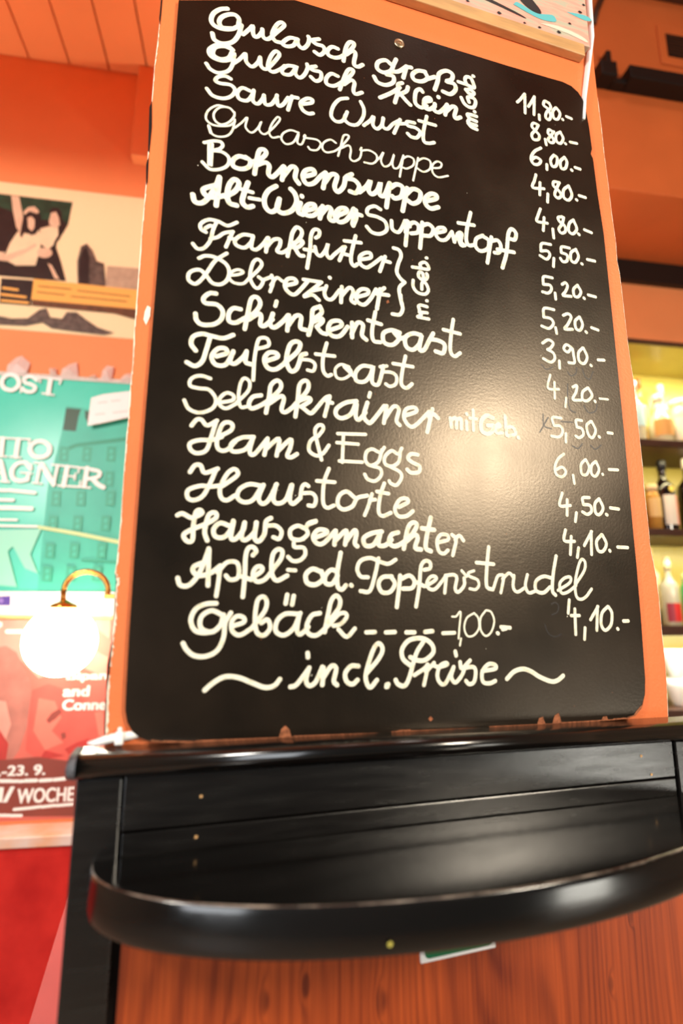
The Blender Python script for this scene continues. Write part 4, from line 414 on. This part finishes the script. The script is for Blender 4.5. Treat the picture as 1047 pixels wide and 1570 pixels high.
# ------------------------------------------------------------------ panelled black base, cap moulding, half-round shelf
TX = lambda v: Vector((v[0], v[1], v[2]+.0098*(v[0]-.08)))
base = empty('panelled_base', (.36, 0, 0))
tag(base, 'black painted panelled base of the pillar with rounded cap and reddish pine panel', 'panelling')
base_off = (-.36, 0, Z0)
FY = -.02
b = MB()
prof = [(PF, .0008), (-.030, .0008), (-.0355, .0006), (-.0405, -.0018), (-.0440, -.0060), (-.0450, -.0105), (-.0440, -.0155), (-.0405, -.0195), (-.0355, -.0213), (-.028, -.0216), (-.024, -.0232), (-.022, -.0252), (PF, -.0252)]
n = len(prof); x0, x1 = -.0405, .765
V = [(x0, y, z) for y, z in prof]+[(x1, y, z) for y, z in prof]
b.add(V, [[i, i+n, (i+1) % n+n, (i+1) % n] for i in range(n)]+[list(range(n))[::-1], list(range(n, 2*n))], BLACK_H, True)
# the worn return at the left end
V = [(x0-.0045+abs(z+.0105)*.12, y, z) for y, z in prof]+[(x0+.004, y-.0004, z+(.0004 if z > -.01 else -.0004)) for y, z in prof]
b.add(V, [[i, i+n, (i+1) % n+n, (i+1) % n] for i in range(n)]+[list(range(n))[::-1]], WORN, False)
b.build('cap_moulding', base, loc=base_off)
def stile(xa, xb):
    b = MB(); b.box((xa, FY-.003, -Z0), (xb, .05, -.0254), BLACK, .0016, 2, fn=lambda v: Vector((v[0]+(-.0254-v[2])*.028 if v[2] > -.4 else v[0]+.0105, v[1], v[2])))
    return b.build('stile', base, loc=base_off)
stile(-.0372, .0062); stile(.714, .757)
b = MB(); b.box((.0085, FY, -.0775), (.712, .01, -.0256), BLACK, .0012, 2, fn=lambda v: TX(v) if v[2] < -.05 else v)
b.build('upper_rail', base, loc=base_off)
b = MB(); b.box((.0095, FY+.0005, -.146), (.712, .01, -.0797), BLACK, .0010, 2, fn=TX); b.build('lower_rail', base, loc=base_off)
b = MB(); b.box((.0, FY+.008, -Z0), (.73, .0115, -.0256), BLACK_GAP); b.build('backing_board', base, loc=base_off)
b = MB(); b.box((.0165, FY+.004, -Z0+.12), (.712, .0, -.1465), PINE); b.build('pine_panel', base, loc=base_off)
b = MB(); b.box((.012, FY-.001, -Z0), (.716, .0, -Z0+.118), BLACK, .002); b.build('plinth', base, loc=base_off)
SPOT = mat('bare_wood_fleck', (205, 160, 105), .7)
for x, z in ((.086, -.050), (.083, -.089), (.658, -.042), (.672, -.066)):
    b = MB(); r = .0016
    b.add([(x+r*math.cos(k*PI/4)*(1+.4*(k % 2)), FY-.0006, z+r*math.sin(k*PI/4)) for k in range(8)], [list(range(8))], SPOT)
    tag(b.build('paint_chip', base, loc=base_off), 'pale chip in the black paint')

b = MB()
CX, AX, DY, ST, TH, RR = .36, .381, .171, -.1012, .041, .0035
steps = 72; rows = []
def dcurve(inset):
    return [(CX-(AX-inset)*math.cos(PI*k/steps), FY-.0032-max(0, (DY-inset))*math.sin(PI*k/steps)**.96) for k in range(steps+1)]
prof = [(RR+.008, 0), (RR+.0042, 0)]+[(.0042+RR*(1-math.sin(t*PI/11)), -RR*(1-math.cos(t*PI/11))) for t in range(1, 5)]+[(.0039, -.006), (.0030, -.014), (.0023, -.022), (.0021, -.030), (.0026, -TH+.005), (.0040, -TH+.0015), (.006, -TH), (.011, -TH)]
rings = [[TX((x, y, ST+z)) for x, y in dcurve(i)] for i, z in prof]
m_ = steps+1; V = [p for r in rings for p in r]; F = []
for i in range(len(rings)-1):
    if i in (2, 3):
        continue
    for k in range(steps): F.append([i*m_+k, i*m_+k+1, (i+1)*m_+k+1, (i+1)*m_+k])
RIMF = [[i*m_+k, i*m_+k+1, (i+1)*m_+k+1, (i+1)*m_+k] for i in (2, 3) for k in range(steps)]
top = list(range(m_)); bot = list(range((len(rings)-1)*m_, len(rings)*m_))
F += [top[::-1], bot]
for i in range(len(rings)-1): pass
F.append([i*m_ for i in range(len(rings))][::-1]+[])
RIM = mat('rubbed_highlight_rim', (34, 31, 28), .26, .6, rgb2=(150, 140, 128), vscale=26, fac=(.40, .66), coat=.4)  # rubbed paint, with the edge highlight also put into its pale colour
vs = [b.bm.verts.new(v) for v in V]
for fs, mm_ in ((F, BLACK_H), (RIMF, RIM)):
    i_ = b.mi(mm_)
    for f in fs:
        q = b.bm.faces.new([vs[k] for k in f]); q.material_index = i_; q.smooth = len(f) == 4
fx = .236; fy = FY-.0032-DY*math.sqrt(1-((CX-fx)/AX)**2)+.0012
b.add([TX((fx+.0022*math.cos(k*PI/4), fy-.0016+.0022*math.cos(k*PI/4)*.12, ST-.029+.0020*math.sin(k*PI/4))) for k in range(8)], [list(range(8))], mat('yellow_fleck', (206, 196, 90), .6))
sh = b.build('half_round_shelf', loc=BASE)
tag(sh, 'glossy black half-round drinks shelf jutting from the panelled base below the menu', 'shelf')

b = MB()
b.box((0, -.002, 0), (.094, .002, .08), WHITE, .0006, 1)
gp = []
for cx, cz, a0 in ((.0105, .0098, PI), (.085, .0098, 1.5*PI), (.084, .07, 0), (.0125, .07, .5*PI)):
    gp += [(cx+.006*math.cos(a0+k*PI/8), cz+.006*math.sin(a0+k*PI/8)) for k in range(5)]
b.add([(x, -.0023, z) for x, z in gp], [list(range(len(gp)))], mat('sign_green', (0, 110, 66), .4))
sg = b.build('sign_plate', loc=(SIGN[0]*1e-4, FY+.0019, Z0+SIGN[1]*1e-4)); sg.rotation_euler = (0, -math.radians(SIGN[2]), 0)
tag(sg, 'small green and white sign plate on the pine panel under the half-round shelf', 'sign')

# ------------------------------------------------------------------ cables at the pillar
b = MB()
b.tube([(.684, .0042, 1.00), (.691, .0042, 1.047), (.7085, .001, 1.138), (.7175, .0, 1.184), (.7215, .0, 1.276), (.7215, .0, 1.5), (.719, .0, 2.2), (.716, .0, H-.02)], .0078, WHITE, 10, flat=(1, .42))
tag(b.build('white_cable', loc=BASE), 'white cable running up the pillar edge beside the painted picture', 'cable')
cb = empty('white_cable', (.0, .0, Z0+.008))
tag(cb, 'short white cable clipped to the black cap under the menu board corner', 'cable')
b = MB(); b.tube([(-.033, .004, -.0035), (-.026, .001, -.0035), (-.018, -.001, -.001), (-.008, .0, .0012), (.004, .001, .0022), (.011, .0028, .0026), (.03, .0042, .004)], [.0015, .0036, .0044, .0046, .0046, .0044, .0012], WHITE, 10, flat=(.8, 1)); b.build('sheath', cb)
b = MB(); b.box((-.006, -.0052, -.006), (.003, .0052, .0075), WHITE, .0018); b.lathe([(.0001, 0), (.0024, 0), (.0024, .003), (.0012, .0045), (.0001, .0045)], WHITE, (-.0015, -.001, .0075), 10); b.build('cable_clip', cb)

# ------------------------------------------------------------------ painted picture above the board
pc = empty('painted_picture', (.37, 0, Z0+1.127))
tag(pc, 'painted wooden picture in worn pinks and teal, hung high above the menu board', 'picture')
PINKW = mat('pink_streaked_paint', (236, 160, 142), .5, .4, rgb2=(184, 178, 156), vscale=9, stretch=(2.2, 1, 16), fac=(.42, .60))
b = MB(); b.box((-.37, -.008, .026), (.336, .0045, .62), PINKW, .001)
TEAL = mat('teal_paint', (94, 184, 190), .5); DK = mat('dark_paint', (40, 34, 34), .5); PALE = mat('pale_paint', (226, 210, 190), .5)
def blob(P, m_, y): b.add([(x-.37, y, z-1.127) for x, z in smooth(P+[P[0]], 4)[:-1]], [list(range(4*len(P)))], m_)
blob([(.452, 1.26), (.49, 1.218), (.535, 1.205), (.555, 1.215), (.545, 1.26), (.50, 1.30)], TEAL, -.0084)
blob([(.545, 1.225), (.575, 1.196), (.602, 1.188), (.605, 1.198), (.585, 1.222), (.57, 1.26), (.555, 1.27)], DK, -.0088)
blob([(.55, 1.19), (.60, 1.178), (.635, 1.183), (.63, 1.196), (.595, 1.188), (.56, 1.198)], TEAL, -.0086)
blob([(.42, 1.185), (.50, 1.178), (.57, 1.168), (.56, 1.174), (.49, 1.186)], DK, -.0084)
blob([(.60, 1.168), (.66, 1.166), (.70, 1.160), (.69, 1.170), (.64, 1.176)], PALE, -.0085)
blob([(.66, 1.215), (.70, 1.210), (.715, 1.216), (.70, 1.222)], TEAL, -.0084)
for x, z, r in ((.69, 1.225, .004), (.70, 1.245, .003), (.665, 1.19, .003), (.52, 1.16, .004), (.60, 1.158, .003), (.46, 1.163, .003), (.57, 1.157, .0025), (.64, 1.162, .004)):
    blob([(x-r, z), (x, z-r*.7), (x+r*1.3, z), (x, z+r*.8)], DK, -.0089)
b.build('painted_panel', pc)
b = MB(); b.box((-.372, -.010, 0), (.322, .0045, .0255), mat('tan_wood', (196, 150, 98), .5, vary=.15, vscale=14, stretch=(1, 6, 6)), .0015); b.build('lower_rail', pc)

# ------------------------------------------------------------------ posters on the back wall
def poly(b, P, m_, y): b.add([(u, y, z) for u, z in P], [list(range(len(P)))], m_)
def artwork(b, items, pal, y0=-.0035):
    for i, (c, P) in enumerate(items): poly(b, mm(P, 1e-3), pal[c], y0-.00012*i)
    return y0-.00012*len(items)
def fonttext(txt, P, m_, y, name, parent, bold=.0):
    (u0, z0), (u1, z1) = mm(P, 1e-3)
    cu = bpy.data.curves.new(name, 'FONT'); cu.body = txt; cu.size = 1; cu.extrude = .0
    t = bpy.data.objects.new(name, cu); COL.objects.link(t)
    dg = bpy.context.evaluated_depsgraph_get(); me = bpy.data.meshes.new_from_object(t.evaluated_get(dg))
    bpy.data.objects.remove(t)
    src = bmesh.new(); src.from_mesh(me); out = bmesh.new()
    for k in range(-2, 3):                   # heavy type: the outline laid several times side by side
        for kz in (-1, 0, 1):
            vs = [out.verts.new((v.co.x+k*bold*.5, v.co.y+kz*bold*.5, (k*3+kz)*1.0)) for v in src.verts]
            src.verts.index_update()
            for f in src.faces: out.faces.new([vs[v.index] for v in f.verts])
    me.clear_geometry(); out.to_mesh(me); src.free(); out.free()
    xs = [v.co.x for v in me.vertices]; ys = [v.co.y for v in me.vertices]
    sx, sy_ = (u1-u0)/(max(xs)-min(xs)), (z1-z0)/(max(ys)-min(ys)); mx, my = min(xs), min(ys)
    for v in me.vertices: v.co = (u0+(v.co.x-mx)*sx, y-v.co.z*.00002, z0+(v.co.y-my)*sy_)
    me.materials.clear(); me.materials.append(m_)
    o = bpy.data.objects.new(name, me); COL.objects.link(o); o.parent = parent
    return o
def paper(name, rgb, **k): return mat('print_'+name, rgb, k.pop('rough', .45), .4, **k)
WL_LETTER = paper('white_ink', (255, 253, 246))
def poster(name, label, u0, u1, z0, z1, m_, art, pal):
    b = MB(); b.box((u0, -.003, z0), (u1, -.0008, z1), m_)
    y = artwork(b, art, pal)
    o = b.build('poster', **WALLT); tag(o, label, 'poster', 'posters on the orange back wall')
    return o, y
pal1 = dict(black=paper('black', (40, 30, 27), vary=.2, vscale=20), green=paper('bottle_green', (34, 66, 48), vary=.3, vscale=25), skin=paper('sepia', (226, 190, 156), vary=.08, vscale=30), shirt=paper('cream_shirt', (240, 214, 172), vary=.05, vscale=20),
            grey=paper('grey_brown', (92, 78, 68), vary=.35, vscale=45), haze=paper('haze', (186, 160, 132), vary=.12, vscale=30), gold=paper('gold', (246, 184, 92)), brown=paper('brown_strip', (104, 66, 40), vary=.25, vscale=60))
p1, y = poster('p', 'cream poster with a sepia photo of two people, topmost on the orange wall', -.70, .36, 1.199, 1.820, paper('cream_sheet', (250, 226, 176)), P1, pal1)
b = MB()
for i, (w, P) in enumerate(P1T): b.ribbon(mm(P, 1e-3), w, pal1['gold'] if i < 3 else pal1['brown'], lambda a, c, h: (a, y-h, c), .0003+.00001*i, .0001)
b.build('caption_lettering', p1)
pal2 = dict(facade=paper('facade', (72, 192, 164), vary=.06, vscale=8), roof=paper('roof', (56, 84, 62)), teal_dark=paper('teal_dark', (52, 158, 124)), window=paper('window', (64, 172, 138)), pale_line=paper('pale_line', (208, 228, 160)), pale=paper('pale_mint', (158, 232, 204)), white=paper('white_band', (250, 250, 244)), violet=paper('violet', (92, 62, 160)), lilac=paper('lilac', (150, 120, 200)))
p2, y = poster('p', 'turquoise exhibition poster with big white slab lettering and a faint printed house front', -.72, .36, .154, 1.029, paper('turquoise_sheet', (62, 206, 176), rgb2=(92, 218, 190), vscale=3, rough=.3), P2, pal2)
b = MB()
for i, (w, P) in enumerate(P2T): b.ribbon(mm(P, 1e-3), w*.88, WL_LETTER, lambda a, c, h: (a, y-h, c), .0003+.000006*i, .0001)
b.build('title_lettering', p2)
pal3 = dict(wash=paper('pale_rose', (232, 160, 142), vary=.06, vscale=12), rose=paper('rose', (224, 130, 112)), rose_dark=paper('rose_brown', (192, 122, 106), vary=.15, vscale=14), red_lip=paper('lip_red', (196, 60, 52), vary=.1, vscale=20), face=paper('face_tint', (222, 96, 82), vary=.08, vscale=12), face_hi=paper('face_light', (236, 128, 108), vary=.06, vscale=14), shade=paper('face_shade', (150, 70, 58)), maroon=paper('maroon', (140, 66, 52), vary=.1, vscale=6))
p3, y = poster('p', 'red tinted poster with a large face, on the wall behind the globe lamp', -.66, .36, -.492, .138, paper('red_sheet', (218, 110, 94), vary=.08, vscale=7), P3, pal3)
b = MB()
for i, (w, P) in enumerate(P3T): b.ribbon(mm(P, 1e-3), w, WL_LETTER, lambda a, c, h: (a, y-h, c), .0003+.00001*i, .0001)
b.build('small_print', p3)
for t, P in P3F: fonttext(t, P, WL_LETTER, y-.0006, 'lettering', p3, .034)

FILM_M = mat('clear_film', (255, 240, 230), .25, .5, trans=.35, vary=.05, vscale=60)
b = MB()
for i, P in enumerate(FILM):
    Q = mm(P, 1e-3); cu = sum(p[0] for p in Q)/len(Q); cz = sum(p[1] for p in Q)/len(Q); n = len(Q)
    V = [(u, -.006-.006*(k % 2), z) for k, (u, z) in enumerate(Q)]+[(cu, -.022, cz)]
    b.add(V, [[k, (k+1) % n, n] for k in range(n)], FILM_M)
b.box((-.35, -.008, 1.012), (.20, -.0062, 1.026), FILM_M)
tag(b.build('plastic_film', **WALLT), 'torn strip of crumpled clear film along the top edge of the turquoise poster', 'film')
b = MB()
Q = [(.019, .938), (.06, .955), (.17, .978), (.168, .875), (.06, .842), (.016, .830)]
b.prism(Q, (-.030, -.029), paper('card_white', (252, 250, 244)), lambda a, c, d: (a, d, c))
for i, P in enumerate(([(.045, .92), (.075, .926)], [(.09, .93), (.12, .936)], [(.04, .875), (.07, .88)], [(.10, .885), (.15, .895)])): b.ribbon(P, .004, paper('grey_ink', (214, 212, 204)), lambda a, c, h: (a, -.030-h, c), .0004, .0001)
b.box((.10, -.029, .90), (.15, -.008, .93), WHITE)
tag(b.build('paper_card', **WALLT), 'tilted white paper card stuck over the turquoise poster beside the pillar', 'card')
b = MB(); b.box((-.66, -.016, .141), (.36, -.0008, .152), mat('gilt_strip', (236, 206, 128), .4, vary=.1, vscale=20), .002); tag(b.build('trim_picture_rail', **WALLT), kind='structure')

# ------------------------------------------------------------------ globe wall lamp
GL = bpy.data.materials.new('lit_opal_glass'); GL.use_nodes = True
gb = GL.node_tree.nodes['Principled BSDF']; gb.inputs['Base Color'].default_value = (1, .95, .85, 1); gb.inputs['Emission Color'].default_value = (1.0, .88, .68, 1); gb.inputs['Emission Strength'].default_value = 13.0
lp = empty('wall_lamp', RW(.051, .2, .072), WANG)
tag(lp, 'lit white globe wall lamp hanging from a curved brass arm before the red poster', 'lamp')
b = MB(); b.lathe([(max(.0001, .106*math.sin(PI*k/24)), -.106*math.cos(PI*k/24)) for k in range(25)], GL, seg=36); b.build('globe', lp)
b = MB(); b.lathe([(.0001, .104), (.038, .099), (.041, .103), (.036, .112), (.018, .120), (.009, .126), (.0001, .128)], BRASS, seg=28); b.build('lamp_cap', lp)
path = [(-.004, 0, .12), (-.006, 0, .155)]+[(.06-.066*math.cos(PI*k/14), 0, .155+.061*math.sin(PI*k/14)) for k in range(0, 15)]+[(.126, 0, .142)]
b = MB(); b.tube(path, .0085, BRASS, 12); b.build('arm', lp)
b = MB(); b.box((.117, -.012, .131), (.25, .012, .146), BRASS, .003); b.box((.225, 0, .130), (.25, .197, .148), BRASS, .003); b.lathe([(.0001, 0), (.05, 0), (.05, .004)], BRASS, (.237, .19, .139), 8) if False else b.box((.19, .186, .09), (.285, .199, .19), BRASS, .006); b.build('wall_bracket', lp)

# ------------------------------------------------------------------ benches
be = empty('upholstered_bench', RW(-.6, .06, -Z0), WANG)
tag(be, 'long red velvet bench back against the wall below the red poster', 'bench')
b = MB(); b.box((-1.7, -.055, .03), (1.4, .03, Z0-.535), VELVET, .02, 3, fn=lambda v: Vector((v[0], v[1]-max(0, (.67-v[2]))*.14, v[2]))); b.build('backrest', be)
b = MB(); b.box((-1.7, -.13, .0), (1.4, -.04, .03), DARKWOOD, .004); b.build('plinth', be)
b = MB(); b.box((-1.72, -.062, Z0-.533), (1.42, .058, Z0-.501), LEDGE, .004, 2); b.build('top_ledge', be)
b = MB()
so = [(.305, -.25), (.250, -.494), (.199, -.715), (.10, -1.15), (.90, -1.15), (.90, -.25)]
b.prism(so, (-.66, -.60), LEATHER, lambda a, c, d: (a, d, c+Z0))
for v in b.bm.verts: pass
bmesh.ops.bevel(b.bm, geom=list(b.bm.edges), offset=.012, segments=3, profile=.5, affect='EDGES')
sl = b.build('bench_end', loc=(WP.x, WP.y, 0), rotz=WANG)
tag(sl, 'smooth salmon pink leather bench end slanting out behind the black base', 'bench')

# ------------------------------------------------------------------ fittings over the bar
tr = empty('track_rail', RW(2.0, .40, 2.26), WANG)
tag(tr, 'black track rail running along the dark orange bulkhead above the bar', 'rail')
b = MB(); b.box((.02, -.075, -.028), (1.9, -.006, .030), BLACKMETAL, .003); b.build('channel', tr)
b = MB(); b.box((-.10, -.07, -.028), (-.03, -.006, .040), BLACKMETAL, .004); b.box((-.055, -.05, .03), (-.035, -.006, .115), BLACKMETAL, .003); b.box((-.04, -.045, -.028), (.03, -.006, -.006), BLACKMETAL, .002); b.build('feed_box', tr)
vt = empty('air_vent', RW(2.26, .40, 2.42), WANG)
tag(vt, 'dark slatted air vent in an orange frame, high on the bulkhead over the bar', 'vent')
b = MB(); b.box((-.035, -.012, -.01), (.60, -.0061, .19), ORANGE_DEEP, .003); b.build('vent_frame', vt)
b = MB(); b.box((0, -.0145, .03), (.56, -.0122, .145), BLACK_GAP)
for k in range(7): b.box((.002, -.020, .036+.0155*k), (.558, -.0147, .040+.0155*k), DARKWOOD)
b.build('grille', vt)
b = MB(); b.tube([RW(1.93, .412, 2.55), RW(1.955, .412, 2.63), RW(1.985, .412, 2.70), RW(2.05, .412, 2.78)], .012, DARKWOOD, 8)
tag(b.build('hanging_wire'), 'dark thick wire curving along the bulkhead beside the pillar top', 'wire')

# ------------------------------------------------------------------ the bar: shelves, bottles, cups
def shelf(z0, z1, label):
    b = MB(); b.box((NU0+.005, -.005, z0), (NU1-.005, .298, z1), DARKWOOD, .003)
    return tag(b.build('bar_shelf', **WALLT), label, 'shelf', 'dark shelves behind the bar')
shelf(.890, .922, 'top dark bar shelf holding pale bottles and jars')
shelf(.497, .527, 'middle dark bar shelf holding the black bottles')
shelf(.086, .126, 'lower dark bar shelf holding the red and green bottles')
shelf(-.232, -.20, 'bottom dark bar shelf holding the white cups')
GLASSES = {}
def glass(name, rgb, trans=.25): return mat('glass_'+name, rgb, .08, .5, trans=trans, coat=.3)
PROFS = {
 'wine': [(.0001, 0), (1, 0), (1.0, .03), (1.0, .58), (.92, .64), (.60, .70), (.36, .75), (.32, .80), (.32, .97), (.36, .975), (.36, 1.0), (.0001, 1.0)],
 'square': [(.0001, 0), (1, 0), (1.0, .62), (.95, .68), (.5, .74), (.36, .78), (.34, .97), (.0001, 1.0)],
 'flask': [(.0001, 0), (.55, 0), (.85, .08), (1, .25), (1, .42), (.8, .56), (.5, .66), (.32, .72), (.30, .96), (.0001, 1.0)],
 'jar': [(.0001, 0), (1, 0), (1, .70), (.85, .80), (.72, .84), (.72, .98), (.0001, 1.0)]}
def bottle(u, v, z, h, r, kind, body, label_rgb, cap_rgb, label, band=(.14, .46), medal=None, turn=0.0):
    o = empty('bottle', RW(u, v, z), WANG); tag(o, label, 'bottle', 'bottles on the bar shelves')
    pr = PROFS[kind]
    b = MB(); b.lathe([(max(.0001, q*r), t*h*.985) for q, t in pr], body, seg=22); b.build('body', o)
    if label_rgb:
        b = MB(); rr = r+.0012
        a0, a1 = -PI/2-1.15+turn, -PI/2+1.15+turn; n = 12; V = []; F = []
        for k in range(n+1):
            t = a0+(a1-a0)*k/n
            V += [(rr*math.cos(t), rr*math.sin(t), band[0]*h), (rr*math.cos(t), rr*math.sin(t), band[1]*h)]
        for k in range(n): F.append([2*k, 2*k+2, 2*k+3, 2*k+1])
        cols = label_rgb if isinstance(label_rgb[0], tuple) else (label_rgb,)
        for k, f in enumerate(F):
            c = cols[min(len(cols)-1, k*len(cols)//n)]
            b.add([V[i] for i in f], [[0, 1, 2, 3]], mat('label_%d_%d_%d' % c, c, .5), True)
        b.build('label', o)
    if medal:
        b = MB(); zc = medal[0]*h; mr = medal[1]; rr = r+.002
        b.add([(mr*math.cos(k*PI/6), -rr, zc+mr*math.sin(k*PI/6)) for k in range(12)], [list(range(12))], mat('medal_gold', (250, 220, 110), .4)); b.build('seal', o)
    cr = (.40 if kind != 'jar' else .78)*r
    b = MB(); b.lathe([(.0001, h*.86), (cr, h*.86), (cr*1.02, h*.99), (cr*.9, h), (.0001, h)], mat('cap_%d_%d_%d' % cap_rgb, cap_rgb, .4), seg=16); b.build('cap', o)
    return o
AMB = glass('amber', (214, 140, 50)); DARKG = glass('dark', (22, 12, 10), 0); CLEAR = glass('clear', (250, 246, 224), .55); RED = glass('red', (200, 24, 24), .1); GREEN = glass('green', (90, 190, 110), .15); CREAM = glass('cream', (252, 240, 190), .1); HONEY = glass('honey', (236, 176, 84), .25); BROWN = glass('brown', (120, 56, 20), .15)
bottle(2.360, -.08, .527, .21, .032, 'jar', HONEY, (236, 196, 130), (236, 206, 160), 'short honey coloured bottle on the middle bar shelf, next to the pillar', (.30, .70))
bottle(2.447, -.11, .527, .335, .046, 'wine', DARKG, ((236, 226, 214), (236, 226, 214), (244, 150, 140), (214, 84, 76)), (20, 20, 30), 'black bottle with a white and red label and gold seal, middle bar shelf', (.10, .50), (.58, .014), .35)
bottle(2.575, -.11, .527, .352, .048, 'wine', DARKG, (236, 140, 110), (244, 234, 226), 'dark bottle with a white capped neck, right of the gold sealed bottle', (.10, .40))
bottle(2.535, -.23, .527, .27, .045, 'square', BROWN, (214, 120, 40), (190, 110, 40), 'brown bottle standing behind two black bottles on the middle bar shelf', (.5, .62))
bottle(2.362, -.13, .922, .33, .038, 'wine', CLEAR, (190, 220, 224), (250, 246, 220), 'clear bottle with a pale blue label on the top bar shelf', (.30, .62))
bottle(2.458, -.10, .922, .255, .052, 'flask', CREAM, (240, 176, 96), (255, 250, 220), 'round cream flask with an orange label on the top bar shelf', (.18, .48))
bottle(2.475, -.235, .922, .40, .036, 'wine', HONEY, (250, 226, 120), (206, 96, 40), 'tall yellow bottle with a red cap at the back of the top bar shelf', (.3, .6))
bottle(2.580, -.11, .922, .24, .060, 'jar', CREAM, (255, 244, 220), (252, 246, 214), 'wide white jar on the top bar shelf', (.15, .60))
bottle(2.60, -.245, .922, .38, .042, 'square', CLEAR, (240, 236, 200), (244, 240, 220), 'clear square bottle behind the wide white jar', (.25, .55))
bottle(2.412, -.10, .126, .275, .036, 'wine', CLEAR, ((170, 60, 80), (226, 44, 40), (232, 60, 50)), (250, 240, 190), 'clear bottle with a red label, lower bar shelf beside the pillar', (.06, .34))
bottle(2.462, -.16, .126, .30, .030, 'wine', CLEAR, (240, 240, 232), (226, 196, 160), 'slim clear bottle with a white label, lower bar shelf', (.10, .55))
bottle(2.520, -.10, .126, .225, .044, 'jar', GREEN, ((120, 214, 130), (120, 214, 130), (40, 130, 150), (40, 130, 150)), (236, 250, 170), 'green and blue squat bottle on the lower bar shelf', (.06, .70))
bottle(2.44, -.24, .126, .35, .038, 'square', CREAM, (250, 226, 170), (240, 200, 120), 'tall cream bottle at the back of the lower bar shelf', (.2, .5))
CUPM = mat('white_porcelain', (246, 248, 244), .2, .5, coat=.4)
def cup(u, v, z, label, s=1.0, flip=False):
    o = None
    b = MB(); pr = [(.022, 0), (.024, .004), (.030, .02), (.038, .06), (.041, .085), (.038, .084), (.034, .058), (.026, .02), (.0001, .010)]
    b.lathe([(r*s, q*s) for r, q in pr], CUPM, seg=22)
    pth = [(.036*s+.022*s*math.sin(PI*k/8), 0, (.022+.05*k/8)*s) for k in range(9)]
    b.tube(pth, .0045*s, CUPM, 8)
    o = b.build('cup', loc=RW(u, v, z), rotz=WANG+.6); tag(o, label, 'cup', 'white cups on the bottom bar shelf')
cup(2.405, -.10, -.20, 'white cup on the bottom bar shelf, lowest of the pair beside the pillar', 1.3)
cup(2.407, -.10, -.0875, 'white cup stacked on another, beside the pillar at the bar', 1.35)
cup(2.515, -.11, -.20, 'white cup right of the stacked pair at the bar', 1.3)
cup(2.517, -.11, -.0875, 'white cup stacked on the right-hand pile at the bar', 1.35)
